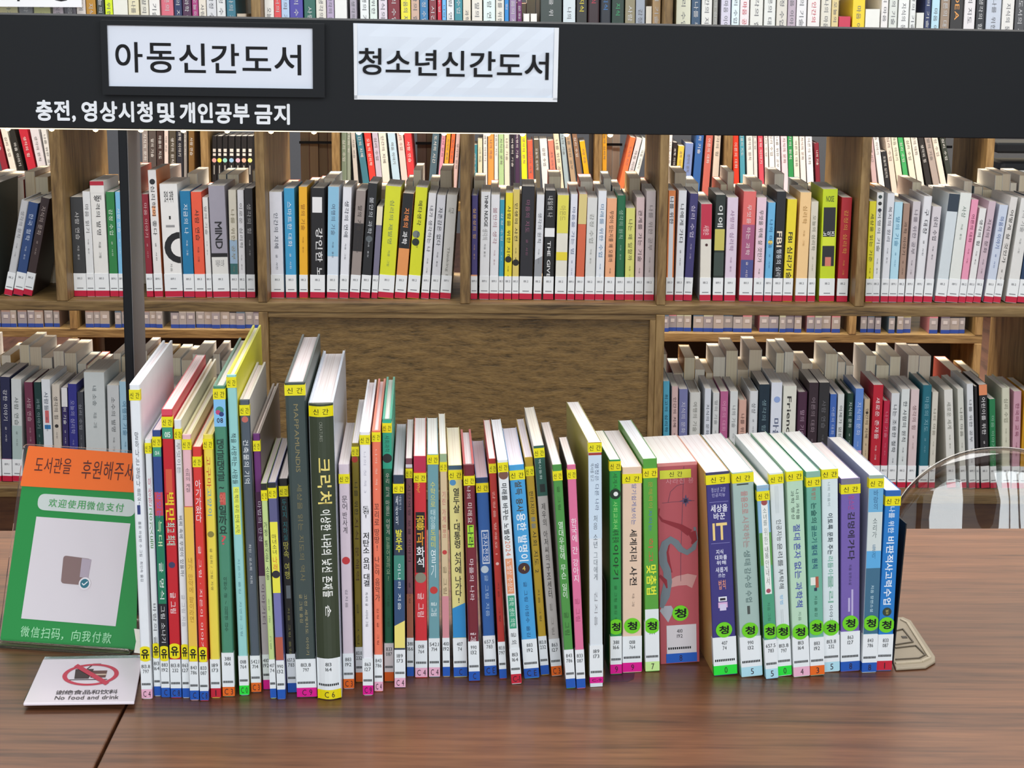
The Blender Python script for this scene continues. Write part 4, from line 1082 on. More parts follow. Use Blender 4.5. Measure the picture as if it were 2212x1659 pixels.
# ------------------------------------------------------------------ new books on the table
FG = [
('tall white hardcover picture book with pink boards, leftmost in the row', 279,304,832, 309,333,1510, 735,'h','eef1f4','f2e9ea',842,('y',1409),'pink','C 4', 'V|말하나는|930|1000|444450|.35|.7;V|얼마나|1005|1045|444450|.35|.7;V|클까요?|1050|1085|444450|.35|.7;P|1085|1105|2c3c78|.3|.6;R|폴로 마실런 수 그림 · 최인숙 옮김|1120|1250|555560|.35|.62', None, 'f4f4f6'),
('thin white book with pink and green writing, second in the row', 309,327,950, 333,348,1504, 868,'s','e6e9e8','f2e9ea',957,('y',1403),'blue','', 'V|이상한|1030|1090|c86078;V|공깃돌|1095|1180|5c8c50;R|바람의 글|1300|1390|5c5c60', None, None),
('blue and green comic book titled with a wolf, green patch 014', 327,348,930, 349,368,1507, 850,'s','2b4787','eee6ea',943,('y',1409),'blue','C', 'P|965|985|3c9a78;H|014|973|982|e8f4e8;P|985|1060|2b4787;P|1060|1110|c84858;P|1110|1300|177a58;P|1300|1400|1a1c22;R|맛있는|1060|1115|7c5cc0;R|늑대|1120|1175|d8e8b8;R|글 명식|1210|1290|e8f0e8;R|그림 소나기|1305|1385|e0e0e0', None, None),
('red comic book with yellow lettering and green patch 015', 348,374,885, 369,393,1508, 766,'s','c8202c','f6dcd8',900,('y',1403),'blue','C 8', 'P|885|897|e0485c;P|922|946|3c9a78;H|015|932|943|e8f4e8;P|1010|1060|d8583c|.2|.8;R|백만|1060|1122|f0d428|.1|.9;R|최고 최대|1124|1172|b8dcc8|.1|.9;D|1215|.5|.004|3c3c60;R|글 그림|1275|1320|f0d0d0', None, 'e84858'),
('white hardcover with black title asking about cherries', 375,394,908, 393,409,1508, 775,'h','e8e8e8','f0e0c8',926,('y',1405),'blue','', 'R|무엇이든|955|1020|8c8c90;R|버찌 속에 무엇이 있을까?|1110|1240|3c3c44;R|글 그림 지음|1280|1350|b0b0b4', None, 'e8e0c8'),
('hardcover with pink upper and yellow lower spine', 393,413,940, 409,431,1513, 815,'h','eebdc2','f2e6d8',949,('y',1409),'blue','C', 'P|1092|1490|eec252;V|소희의 계절|1010|1060|6c5c60;P|1090|1092|d8604c;V|내가 만약에 팥이라면|1200|1340|b08028', None, 'e4d8a8'),
('red book with white stacked title about a baby', 416,436,966, 432,454,1514, 835,'s','df3a34','f2e9da',986,('y',1411),'blue','C 8', 'V|아기가|1035|1090|f6f0f0|.2|.85;V|왔다|1090|1125|f6f0f0|.2|.85;R|글 그림 · 지은이 이야기|1175|1400|f4dcd8|.3|.65', None, None),
('yellow hardcover with red and blue title, red code label', 436,461,940, 454,478,1508, 850,'h','f0dc50','f2e6b8',948,None,'red','1', 'R|고구마|985|1050|c83c30|.25|.7;R|고양이|1052|1110|4c94c8|.25|.7;D|1150|.5|.004|8c8440;R|글 김희 / 그림 지영|1180|1270|7c7440|.35|.6', None, 'ecd068'),
('green hardcover with light blue 08 patch and black title', 457,486,835, 479,507,1505, 729,'h','4a8c70','f0e6e0',840,None,'orange','C 3', 'P|862|919|86c4ee;D|885|.5|.005|3c9080;D|889|.36|.003|c04878;D|893|.64|.003|2c3c78;H|08|901|911|2a2c40|.25|.75;V|댕글댕글~|945|1050|1c3830|.15|.75;P|1058|1085|c05048|.3|.75;V|왜|1060|1083|d87060|.25|.75;V|일까요|1086|1146|163028|.15|.8;H|?|1150|1170|d85058|.3|.7;V|이원수 글 / 김희영 감수|1240|1360|1c4434|.35|.65', 98, '5c8c74'),
('tall pale teal book with yellow cover edge and illustrated side', 489,513,811, 518,540,1502, 702,'h','9ad4d0','f4f0e4',815,None,'green','C 0', 'R|책을 사랑하는 사람들|932|1040|242c34|.2|.75;P|1046|1148|e8f05c|.2|.85;R|이 책이 우리 안에 시작|1050|1144|20242c|.3|.75;R|지은이 옮김 · 자연과 그림|1200|1370|6c9ca4|.35|.6', 88, 'e8e030'),
('slate grey hardcover with white title on memory', 514,540,865, 544,568,1496, 782,'h','505a66','ece0da',875,None,'orange','C 3', 'D|905|.5|.004|c86c60;R|건축물의 기억|948|1040|f0f2f4|.2|.75;R|최인 · 오소희 · 지희|1170|1255|dcdce0|.35|.6', 82, 'd8d0c8'),
('purple and grey book behind the slate one, half hidden', 543,565,938, 567,582,1490, 828,'h','6c2f70','f0e2da',952,None,'magenta','', 'P|1060|1240|4a1e44;R|마법의 안경|1080|1165|d8c8dc;P|1240|1412|b8aeb0;R|이야기터|1258|1345|6c5868|.25|.75', 78, '8c7c70'),
('slim pale green book with black top', 561,576,1045, 583,598,1509, 945,'s','c8dc90','eee0dc',1059,None,'blue','', 'P|1045|1060|202020;V|가정 통신문 소동|1126|1250|2c3c30|.2|.75;V|송미 글 · 그림|1290|1400|7c8c68|.3|.6', 86, None),
('purple book with yellow title panel numbered seven', 576,595,1043, 602,621,1511, 945,'s','7878b0','eee0dc',1054,None,'blue','', 'P|1043|1054|20242c;P|1078|1125|5c5c84;P|1126|1278|f0e848;V|마녀소녀|1152|1195|22222a|.2|.75;V|나래|1200|1230|d85030|.2|.75;D|1238|.5|.005|26262c;P|1374|1424|b85c48', 86, None),
('black book with teal and yellow underground title', 599,622,1035, 621,640,1497, 950,'s','17191a','e8dcd8',1050,None,'blue','', 'V|두더지 지하실|1078|1165|2c7c80|.25|.75;V|땅속 여행|1168|1248|c8c058|.2|.8;P|1262|1290|6c7478|.3|.8;R|지음 그림 옮김|1310|1410|8c8850|.35|.6', 86, None),
('tall dark slate hardcover with gold capital letters', 613,661,828, 643,686,1507, 722,'h','3c4a48','f0e2e0',832,None,'magenta','C 9', 'R|MAPPAMUNDIS|872|1015|8c8058|.4|.62;R|세상을 읽는 지도의 역사|1040|1250|7c7450|.4|.65;R|글 그림 옮김|1278|1340|a89c70|.3|.45;R|고전 세계지도 이야기|1278|1412|a89c70|.55|.7', 86, '4c5852'),
('thick dark green creature book in clear plastic jacket', 663,720,873, 688,739,1510, 758,'c','3a4432','efe4e2',877,None,'yellow','C 6', 'R|CREATURES|909|950|8c9080|.42|.55;R|크리처|985|1082|f0dc7c|.28|.85;R|이상한 나라의 낯선 존재들|1094|1282|f2f2ea|.36|.78;R|손|1300|1325|f2f2ea|.45|.68', 92, 'dfe4f0'),
('pale pink hardcover with a small red apple shape', 729,757,1004, 743,767,1488, 912,'s','dccbd3','ece2e2',1024,None,'orange','C 3', 'V|문어|1070|1100|33303a|.25|.75;V|반사계|1104|1150|33303a|.28|.72;D|1208|.5|.005|c8383c;R|김지음|1270|1310|77707a|.35|.6', 78, None),
('olive green book with dark lettering, faded yellow sticker', 756,778,958, 767,781,1474, 862,'s','8c7c20','ece6e4',965,None,'orange','', 'D|992|.4|.004|b83c2c;R|나를 위한|1040|1110|2c2814|.25|.75;R|지식 문해력|1115|1250|4c2c14|.25|.75;R|글 그림|1300|1390|4c4418|.3|.6', 78, None),
('tall white hardcover with black cooking contest title', 777,802,934, 784,808,1502, 820,'h','f0edf2','f2e6e6',940,None,'magenta','C 9', 'R|나의 첫 책 3|975|1062|c0bcc8|.35|.6;V|도전!|1090|1115|222226|.2|.8;V|저탄소|1146|1190|222226|.2|.8;V|요리 대결|1200|1262|222226|.2|.8;R|최세희 글 · 시미씨 그림|1275|1350|555560|.35|.6', 82, None),
('orange hardcover with dark title about a musician', 802,824,931, 808,829,1494, 818,'h','ef7a5c','f2e6e6',934,None,'pink','C 4', 'R|나의 첫 책 1|970|1055|f4c4b4|.35|.6;V|꼬리로|1085|1130|4c1c18|.2|.75;V|땅땅!|1138|1185|4c1c18|.2|.75;V|나는야|1198|1238|4c1c18|.2|.75;V|음악가|1245|1295|4c1c18|.2|.75;R|김정 글 · 그림|1310|1390|8c3828|.35|.6', 82, None),
('green hardcover with white school question title', 823,848,907, 829,850,1473, 814,'h','1d6f50','f4f0e8',914,None,'orange','', 'P|907|1010|2cae8c;R|사회과학|940|975|1c4c44;D|988|.5|.006|222a2a;V|우리 학교 마을은 어떻게|1020|1150|dcecdc|.3|.72;V|만들어질까요?|1155|1250|b4dcb4|.3|.72;R|지음 · 그림|1280|1350|0f4c34|.35|.6', 86, '2ca888'),
('navy, green and yellow book with white and yellow title', 849,876,1027, 851,877,1486, 915,'s','2a3c52','c8c4cc',1045,None,'pink','C 4', 'R|내일의 나|1070|1100|c8d4e4|.55|.75;V|세상의|1070|1132|e8eef4|.2|.45;V|발우주|1142|1190|f0e83c|.2|.8;P|1197|1250|3c8878;P|1250|1355|2c4c74;S|1350|1398|f0e27c;P|1370|1398|f0e27c;R|이나라 지음|1215|1315|e0e8ec|.35|.65', 84, '3c3c40'),
('slim mauve brown book left of the red fossil book', 873,891,991, 877,893,1462, 905,'s','84525c','ece4e2',1012,None,'blue','', 'P|1003|1010|d8d0d4;P|1280|1376|a8644c;R|시간여행 보물 이야기|1045|1210|3c2430|.3|.7;R|글 그림|1255|1300|3c2430|.35|.6', 86, None),
('red book with black panel and yellow and white fossil title', 892,921,986, 897,924,1464, 902,'s','d8323a','f4e8e6',1021,None,'pink','C 4', 'P|986|1018|c0284c;R|Why?|1040|1062|f0c040|.2|.5;P|1104|1234|171215|.12|.88;V|공룡|1112|1142|f0c838|.15|.85;V|과|1146|1175|e89c2c|.2|.8;V|화석|1178|1222|f6f6f6|.18|.82;D|1245|.5|.007|8c8c78;R|글 그림|1278|1330|f4c4c4', 82, None),
('blue grey book with yellow vertical title, twin pink label', 923,948,982, 925,951,1463, 902,'s','6fa0a8','f4efe8',983,None,'pink','C 4', 'V|수학으로|1040|1092|e8dc6c|.25|.7;V|태양을|1098|1140|d8ece8|.25|.7;V|도레미|1142|1180|ecdc50|.25|.7;V|열기|1184|1245|e8f4f4|.25|.7;D|1272|.5|.005|c83c38;R|글 그림|1298|1328|e0ecec', 86, None),
('slim cream to pink book with red title', 949,965,981, 956,973,1462, 893,'s','dcc49c','f4f2ea',998,None,'blue','', 'P|981|1000|9cb48c;P|1285|1376|d89098;R|장화이|1130|1158|c06060;V|기린 가게|1060|1126|c87474;D|1190|.5|.003|c84040;R|글 그림|1220|1280|8c7c5c', 86, None),
('cream book about a twelve year old with blue slanted foot', 967,998,1006, 980,1010,1463, 923,'s','e4da8c','f2ecd4',1016,None,'blue','C', 'P|1006|1015|3c5c70;D|1042|.3|.004|5090c0;V|열두살,|1054|1125|22201c|.3|.75;V|대통령|1128|1182|22201c|.3|.75;V|선거에|1190|1236|22201c|.3|.75;V|나가다!|1242|1300|22201c|.3|.75;S|1312|1376|2c8cc8', 86, None),
('maroon hardcover with green sticker lettering', 999,1023,1005, 1013,1037,1472, 928,'h','74202e','e4dcdc',1028,None,'blue','C', 'R|나의|1050|1075|e8dcdc|.25|.6;R|미래요|1085|1128|e8e0d8|.25|.7;P|1132|1180|a8dc38|.2|.8;R|나라|1134|1178|2c4c18|.25|.75;R|마을의 나라|1205|1295|ecdce0|.3|.7;R|글 그림|1365|1384|ecdce0', 88, 'c03c3c'),
('royal blue book with boxed white title', 1027,1056,1033, 1048,1072,1460, 952,'s','2c60a4','d8c8d0',1044,None,'blue','C E', 'P|1033|1043|1c3c64;P|1144|1216|dce4ec|.25|.85;P|1147|1213|2c60a4|.3|.8;R|과자전쟁|1150|1210|e8eef4|.34|.76;D|1228|.4|.005|c0d0d8;R|글 그림 지음|1240|1330|a8c4e0|.35|.65', 88, None),
('slim red book with pale vertical title between blue and white', 1056,1072,992, 1079,1095,1467, 907,'s','b8342c','f2e4e0',1002,None,'blue','', 'R|감정을 말해요 1|1060|1195|ecb4a8|.3|.65;D|1215|.5|.002|ecc0b8;R|지음 · 그림|1255|1340|6c1c18|.35|.6', 82, None),
('white book with orange and green boxed Nobel title 2024', 1074,1098,995, 1105,1127,1478, 906,'s','e8ecec','f4f0f2',1000,None,'red','C-1', 'D|1026|.5|.006|7c5444;R|미래를 바꾸는 노벨상|1044|1165|2c3034|.22|.75;R|2024|1166|1198|d87c5c|.25|.75;P|1204|1280|e8986c|.15|.85;R|노벨상 수상자|1208|1276|f4e8dc|.25|.75;P|1284|1356|3ca07c|.15|.85;R|화학 생리 의학|1288|1352|dcf0e4|.25|.75;R|글 외|1365|1390|444448', 78, None),
('wide sky blue book with black disc number four', 1098,1131,1006, 1132,1166,1466, 925,'s','48a4dc','e8e0ea',1017,None,'blue','C E', 'R|설득 용사|1040|1105|4c4430|.3|.75;R|용한 발명이|1108|1210|f0f6fa|.25|.85;D|1226|.5|.0075|402428;H|4|1221|1231|f0d060|.4|.6;R|글 그림 이정수 옮김|1255|1375|1c4c78|.38|.62', 86, '88b4e8'),
('mustard book with black and blue map title', 1131,1150,989, 1169,1186,1459, 905,'s','bf9c2c','ece0e4',1008,None,'blue','', 'R|판타지아|1060|1110|2c2818|.25|.75;R|용을|1114|1140|3c78a0|.25|.75;R|사회 지도 2|1145|1235|2c2818|.25|.75;R|지음 그림|1270|1340|5c4c1c|.35|.6', 86, None),
('dark green over light grey book with handwritten black title', 1152,1175,964, 1192,1214,1461, 880,'s','c4beb8','efe4d4',969,None,'orange','C 3', 'P|964|1068|2a5c50;S|1062|1070|2a5c50;R|역사동화|992|1035|d0e4dc|.35|.6;P|1045|1062|1c2826|.3|.8;V|제우의 아저씨의|1085|1210|34302e|.3|.68;V|구조센터|1215|1290|34302e|.3|.68;R|글 그림|1300|1370|8c8680|.35|.6', 82, None),
('green book whose illustrated cover shows on its left', 1194,1212,1005, 1223,1245,1488, 912,'s','4c9444','f0e2dc',1018,None,'blue','', 'R|글 그림|1050|1100|2c5c28|.35|.65;V|열대우림에 무슨 일이|1125|1290|e8f4e4|.22|.75;R|글 그림|1320|1370|2c5c28', 86, '8c8478'),
('pink book with white boxed title and dark left cover', 1224,1244,1005, 1246,1264,1488, 944,'s','e2749c','f0e2dc',1015,None,'blue','', 'V|한국에 간 강아지|1118|1255|faf0f4|.2|.8;R|글 그림|1290|1340|b85078', 86, '2c2820'),
('tall white and pale blue travel book with olive left cover', 1271,1299,956, 1274,1303,1484, 868,'s','e2e8ec','f6eeea',957,None,'magenta','C-9', 'P|956|958|8c4c2c;P|978|983|a83428;P|983|1160|cfe0ee;R|역사를 딛고|1000|1038|34404c|.15|.4;R|열정은 다른 나라|1000|1100|44506c|.48|.78;V|처음 소년|1110|1180|5c646c|.35|.65;V|그대에게|1190|1250|7c8288|.35|.65;R|김지음|1275|1350|9c9ca0|.38|.62', 92, 'a89c4c'),
('bright green book about nations with black disc', 1315,1342,994, 1320,1342,1457, 930,'s','2f9850','f8f2e4',997,('g',1352),'magenta','9', 'P|1020|1240|28a044|.2|.9;R|세계사|1022|1056|144c24|.3|.7;D|1066|.5|.007|10301c;D|1066|.55|.003|f0f0f0;R|사회교과서|1082|1140|9ce080|.3|.7;R|세계 문화|1142|1170|123c1c|.25|.8;R|이야기|1175|1248|123c1c|.28|.76;R|글 그림 옮김 외|1262|1340|17602c|.38|.62', 84, '106c34'),
('wide beige book with bold black geography title', 1344,1387,1010, 1345,1386,1453, 930,'s','eccdb4','f4e8e6',1024,('g',1350),'magenta','9', 'R|알기쉽게|1045|1092|5468a8|.48|.72;R|보이는|1095|1132|5468a8|.46|.7;R|세계지리|1142|1210|26201e|.38|.75;R|사전|1222|1262|26201e|.38|.75;R|지음 · 그림|1280|1308|6c5c54|.5|.62', 80, None),
('green spelling book with yellow title, white gap below', 1389,1419,992, 1394,1425,1451, 908,'s','58a43c','f8f6f8',1012,('g',1350),'lime','7', 'R|문해력이|1040|1095|b0a040|.35|.65;R|자라는|1100|1145|4c7ca8|.35|.6;R|하고|1160|1212|d05c40|.3|.65;R|맞춤법|1218|1282|ecf03c|.15|.85;P|1314|1345|e8eeec', 110, '5c9c40'),
('very thick red novel with grey sea serpent on the spine', 1419,1506,1002, 1425,1513,1434, 943,'s','b5545c','f8ede6',0,None,'blue','8', 'P|1002|1008|e08c88', 84, 'e08880'),
('thick indigo book with big pale yellow IT', 1526,1578,1022, 1542,1593,1460, 941,'s','3a357c','f8ecea',1027,('g',1360),'green','0', 'P|1022|1026|3a3a5c;H|청소년 교양|1054|1064|a8a4cc|.2|.8;H|인공지능|1066|1074|a8a4cc|.22|.78;P|1084|1085|8c88c0|.1|.9;H|세상을|1090|1106|f0eef8|.15|.85;H|바꾼|1108|1122|f0eef8|.26|.74;H|IT|1130|1165|f4d488|.2|.8;P|1172|1173|8c88c0|.1|.9;H|지식|1186|1196|e4e4f4|.3|.6;H|대화를|1198|1208|e4e4f4|.25|.75;H|위해|1210|1219|e4e4f4|.3|.7;H|새롭게|1224|1235|dcdcf0|.25|.75;H|쓰는|1237|1246|dcdcf0|.35|.65;H|법칙|1252|1272|d89080|.35|.65;P|1288|1298|e8e8f0|.32|.68;P|1291|1296|22202c|.38|.62;P|1300|1312|e0b4dc|.3|.7;P|1304|1318|d8d0ec|.36|.64', 84, 'd8ac68'),
('pale sage book with thin ecological lesson title', 1579,1628,1022, 1602,1647,1463, 939,'s','a8c0b8','f8f0ee',1024,('g',1361),'sky','5', 'P|1046|1049|3c4440|.2|.75;R|물음으로|1062|1110|c08c88|.38|.68;R|시작하는|1115|1182|b09490|.38|.68;R|생태|1188|1220|6c8480|.38|.68;R|감수성|1226|1268|6c8480|.38|.68;R|수업|1275|1300|6c8480|.38|.68;P|1308|1326|4c5450|.42|.55', 88, 'b4c8c4'),
('slim blue to green book with rounded white title strip', 1632,1660,1050, 1656,1683,1467, 948,'s','8cbcdc','f6e6e0',1062,('g',1362),'sky','5', 'P|1050|1056|9cb8cc;P|1150|1220|5c9c4c;P|1220|1382|4ca07c;P|1085|1282|eef0ea|.28|.82;D|1086|.55|.004|a04c4c;V|소녀를|1098|1135|6c7c78|.4|.7;V|위한|1140|1175|8c9890|.4|.7;V|내몸|1180|1205|4c5850|.4|.7;V|안내서|1208|1262|8c8c88|.4|.7;D|1275|.55|.003|a85060;R|지음 그림|1300|1340|2c6450|.4|.62', 86, '3c6c38'),
('white book with bold black artificial intelligence title', 1659,1694,1023, 1683,1712,1461, 938,'s','dfe6e6','f8f2ee',1026,('g',1363),'green','0', 'R|인공지능|1122|1168|202428|.36|.72;R|윤리를|1172|1222|202428|.36|.72;R|부탁해|1228|1270|202428|.36|.72;R|방법|1284|1304|70b4e0|.4|.62;P|1050|1108|c0c8c8|.36|.38;P|1050|1108|c0c8c8|.46|.48;P|1050|1108|c0c8c8|.56|.58;P|1315|1345|b0b8b8|.42|.44;P|1315|1345|b0b8b8|.54|.56', 80, None),
('pale mint book with blue title and pink label', 1696,1736,1019, 1713,1747,1463, 935,'s','bcdcc0','f8f2ee',1020,('g',1364),'pink','4', 'R|과학 행성|1060|1120|405048|.22|.42;R|나의 과학들|1058|1122|2c3c38|.52|.72;R|절대|1132|1165|5460a8|.3|.72;R|혼자|1172|1205|5460a8|.3|.72;R|없는|1212|1248|5460a8|.3|.72;R|과학책|1256|1310|5460a8|.3|.72;R|지음|1320|1340|6c8c78|.42|.6', 88, None),
('green teal writing guide with a small bird', 1740,1773,1020, 1749,1779,1460, 936,'s','70b49c','f8f4ec',1032,('g',1354),'orange','3', 'P|1020|1031|8cb8a4;R|특별한|1054|1080|b06c60|.35|.65;R|논술의|1086|1128|1c5c54|.3|.68;R|글쓰기|1134|1170|1c6464|.3|.68;R|절대 원칙|1175|1226|1c5470|.3|.68;P|1245|1262|e8ece0|.15|.5;P|1244|1268|b05c44|.5|.72;P|1268|1275|20384c|.4|.6;R|지음 옮김|1285|1330|2c6450|.4|.6', 84, '58a084'),
('pale blue white book with teal boxes in its title', 1773,1811,1014, 1780,1814,1452, 933,'s','dde8ea','f8f4ee',1015,('g',1355),'sky','5', 'R|나의 마음이|1042|1092|8c9c9c|.36|.52;R|이토록|1108|1142|34444c|.34|.66;R|문화 주는|1148|1196|34444c|.34|.66;R|리듬이|1200|1238|7cb4a0|.34|.66;R|물리|1240|1300|88b8a4|.34|.66;R|이야기|1306|1345|34444c|.4|.62', 80, None),
('violet book with heavy black title, beside the wind book', 1815,1860,1035, 1816,1855,1451, 957,'s','7560ac','f6e8e4',1047,('g',1345),'blue','8', 'P|1035|1046|7c7888;R|청소년|1070|1100|a85098|.38|.7;R|김멍에|1106|1160|211c30|.36|.72;R|가다|1165|1208|211c30|.36|.72;R|지음 장편소설|1218|1262|3c305c|.42|.56;P|1272|1330|c0b4dc|.55|.65;P|1290|1320|c0b4dc|.38|.48', 88, '504480'),
('blue cloud book with illustrated left cover about wind', 1876,1912,1027, 1863,1891,1453, 944,'s','cfe0e4','f8f0e8',1034,('g',1344),'blue','8', 'P|1027|1034|9cb0a4;P|1055|1105|6cb0d8;P|1105|1188|d4dcd8;P|1188|1225|5cace0;P|1225|1368|3c6c88;V|바람의|1058|1100|2c5c84|.35|.65;V|소리가|1118|1160|4c5c60|.35|.65;V|들려|1175|1205|2c6c94|.38|.62;R|지음 장편소설|1262|1320|c8e4ec|.4|.6', 84, 'a4a8c0'),
('bright blue book on critical thinking, rightmost in the row', 1913,1947,1060, 1893,1925,1449, 981,'s','1f7cc8','fbf6f0',1072,('g',1348),'red','1', 'P|1060|1071|2464b0;R|나를|1094|1118|d8e8f8|.28|.66;R|위한|1124|1150|d8e8f8|.28|.66;R|비판적|1158|1212|f0f6fc|.22|.72;R|사고력|1215|1265|f0f6fc|.22|.72;R|수업|1270|1304|f0f6fc|.22|.72;D|1320|.5|.006|2c3c30;H|법|1315|1325|c8b860|.42|.58', 80, None),
]
FGEO = []
for g0, g1, yw in ((0, 37, math.radians(2.8)), (37, 52, math.radians(5.3))):
    DX = Vector((math.cos(yw), math.sin(yw), 0)); DY = Vector((-math.sin(yw), math.cos(yw), 0)); rx = []; geo = []
    for t in FG[g0:g1]:
        _, tl, tr, ty, bl, br, by = t[:7]
        Pp = on_z((bl + br) / 2, by, TZ)
        A, B_, T1, T2 = (on_plane(x, y, Pp, DY) for x, y in ((bl, by), (br, by), (tl, ty), (tr, ty)))
        w = .5 * (abs((B_ - A).dot(DX)) + abs((T2 - T1).dot(DX))) * .985; T = (T1 + T2) / 2
        Pp = (A + B_) / 2; Pp.z = TZ
        rx.append(dict(c=Pp.dot(DX), s=(T - Pp).dot(DX) / (T.z - TZ), w=w, h=T.z - TZ)); geo.append([Pp, w, 0, 0, T, yw])
    relax(rx, gap=.0015)
    for g, r in zip(geo, rx):
        g[0] = g[0] + DX * (r['c'] - g[0].dot(DX)); g[1] = r['w']; g[2] = math.atan(r['s']); g[3] = r['h'] / math.cos(g[2])
        g[4] = g[0] + DX * (r['s'] * r['h']) + Vector((0, 0, r['h']))
    FGEO += geo
for n, t in enumerate(FG):
    label, *rest = t
    spec, wt, side = rest[-3], rest[-2], rest[-1]
    vals = rest[:-3]
    yw = FGEO[n][5]
    r, w, h_, d_ = fg_book(n, label, *vals, spec, side=side, wt=wt or 86, yaw=yw)
    print(n + 1, round(w, 3), round(h_, 3), round(d_, 3), label[:30])
    if n == 16:   # clear plastic jacket edges of the creature book
        mb = MB(); mb.box(w/2 + .0002, w/2 + .0005, .004, d_, 0.0, h_ + .001, mat('dfe6f2', .15)); mb.box(-w/2 - .0005, -w/2 - .0002, .004, d_, 0, h_ + .001, mat('cfd6dc', .15)); o = mb.build('plastic_jacket'); o.parent = r
    if n == 41:   # thick red novel: serpent artwork, stickers placed on it
        vo = lambda y: 1 - (y - 1002) / 432.0
        U = lambda px, py: ((px - 1419 - 6 * (py - 1002) / 432) / 87 * w - w/2, vo(py) * h_)
        def ribbon(mb, pts, wd, mt, y):
            P2 = [U(*p) for p in pts]; n_ = len(P2); L = []; Rr = []
            for i in range(n_):
                a, b = P2[max(0, i-1)], P2[min(n_-1, i+1)]; dx, dz = b[0]-a[0], b[1]-a[1]; l = math.hypot(dx, dz) or 1
                ww = wd[i] * w / 87 / 2; nx, nz = -dz/l*ww, dx/l*ww
                cl = lambda x: max(-w/2 + .0003, min(w/2 - .0003, x))
                L.append((cl(P2[i][0]+nx), y, P2[i][1]+nz)); Rr.append((cl(P2[i][0]-nx), y, P2[i][1]-nz))
            for i in range(n_-1): mb.poly([L[i], L[i+1], Rr[i+1], Rr[i]], mt)
        mb = MB()
        # clouds and lower scene
        ribbon(mb, [(1428,1330),(1440,1318),(1452,1312)], [40,30,12], mat('a8a8b0'), -.0002)
        ribbon(mb, [(1440,1262),(1462,1254),(1484,1252),(1500,1258)], [14,22,26,30], mat('c89490'), -.00025)
        ribbon(mb, [(1470,1255),(1470,1205),(1477,1010)], [1,1,1], mat('6a4050'), -.0003)
        ribbon(mb, [(1430,1085),(1455,1084),(1500,1084)], [1,1,1], mat('6a4050'), -.0003)
        ribbon(mb, [(1443,1084),(1448,1062),(1462,1050),(1478,1046)], [1,1,1,1], mat('6a4050'), -.0003)
        for k in range(8):
            a = k * math.pi / 4; r1 = 13 if k % 2 == 0 else 9
            ribbon(mb, [(1481, 1083), (1481 + r1*math.cos(a), 1083 + r1*math.sin(a))], [7, .5], mat('574a6c'), -.0004)
        ribbon(mb, [(1424,1096),(1421,1110),(1430,1122),(1450,1130),(1470,1138),(1490,1152)], [3,5,6,9,12,16], mat('8c2430'), -.00035)
        ribbon(mb, [(1500,1140),(1505,1165),(1498,1185),(1484,1194),(1470,1186),(1460,1172),(1448,1164),(1436,1172),(1430,1190),(1432,1212),(1440,1230),(1442,1255),(1436,1285),(1427,1310)], [5,9,11,12,13,15,16,17,18,18,17,18,20,10], mat('6f7a82'), -.00045)
        ribbon(mb, [(1462,1175),(1446,1168),(1440,1190),(1444,1215),(1450,1235)], [3,5,7,7,4], mat('8c2430'), -.0004)
        ribbon(mb, [(1424,1240),(1436,1252),(1440,1268)], [6,9,3], mat('8c2430'), -.0005)
        ribbon(mb, [(1494,1150),(1500,1168),(1494,1176)], [18,12,4], mat('8c2430'), -.0005)
        a = U(1440, 1040); b = U(1500, 1028)
        put_text(mb, '사라진 용', (U(1438,1040)[0]/w + .5, U(1498,1040)[0]/w + .5, vo(1046), vo(1034)), spine_fn(w, h_, -.0004), mat('d49098'), 'H', 0)
        o = mb.build('spine_artwork'); o.parent = r
        mb = MB(); a = U(1425, 1034); b = U(1492, 1016); mb.box(a[0], b[0], -.0009, -.0004, a[1], b[1], mat('d8d83c'))
        put_text(mb, '신 간', (a[0] + (b[0]-a[0])*.3, a[0] + (b[0]-a[0])*.72, a[1] + .002, b[1] - .002), lambda u, v: (u, -.0011, v), M_INK)
        o = mb.build('new_arrival_sticker'); o.parent = r
        c = U(1469, 1324); rr = 17 / 432 * h_
        mb = MB(); mb.poly([(c[0] + rr*math.cos(t*math.pi/14), -.0009, c[1] + rr*math.sin(t*math.pi/14)) for t in range(28)], mat('6fd41e'))
        put_text(mb, '청', (c[0]-.006, c[0]+.006, c[1]-.005, c[1]+.005), lambda u, v: (u, -.0011, v), M_INK, 'H', .03)
        o = mb.build('round_sticker'); o.parent = r

open_print = None
# ------------------------------------------------------------------ bookends
def slab(name, pts, z0, z1, mt, par, bev=.001):
    mb = MB(); mb.prism(pts, z0, z1, mt); o = mb.build(name, bevel=bev); o.parent = par; return o
be = empty('bookend', Matrix.Identity(4), 'beige metal bookend with grooved base at the right end of the row', 'bookend')
q = [P(1935, 1450), P(2000, 1446), P(2020, 1434), P(2020, 1424), P(1968, 1346), P(1950, 1338), P(1925, 1340), P(1915, 1400)]
M_BE = mat('a89880', .45, 'metal')
slab('base_plate', [(p.x, p.y) for p in q], TZ + .0005, TZ + .0035, M_BE, be)
def ridge(pts, wd, mt, z):
    mb = MB()
    for a, b in zip(pts, pts[1:]):
        a3, b3 = P(*a), P(*b); d = (b3 - a3).normalized(); nn = Vector((-d.y, d.x, 0)) * wd
        c = [a3 + nn, a3 - nn, b3 - nn, b3 + nn]
        if (c[1]-c[0]).cross(c[2]-c[1]).z < 0: c.reverse()
        mb.prism([(p.x, p.y) for p in c], z, z + .0016, mt)
    return mb
sub(ridge([(1934, 1440), (1990, 1436), (2008, 1428), (1960, 1352), (1946, 1345)], .0016, mat('c4b49a', .4, 'metal'), TZ + .0034), 'raised_rim', be)
sub(ridge([(1934, 1432), (1985, 1429), (1998, 1422), (1978, 1402), (1934, 1407)], .0007, mat('5c5040', .5), TZ + .0032), 'groove', be)
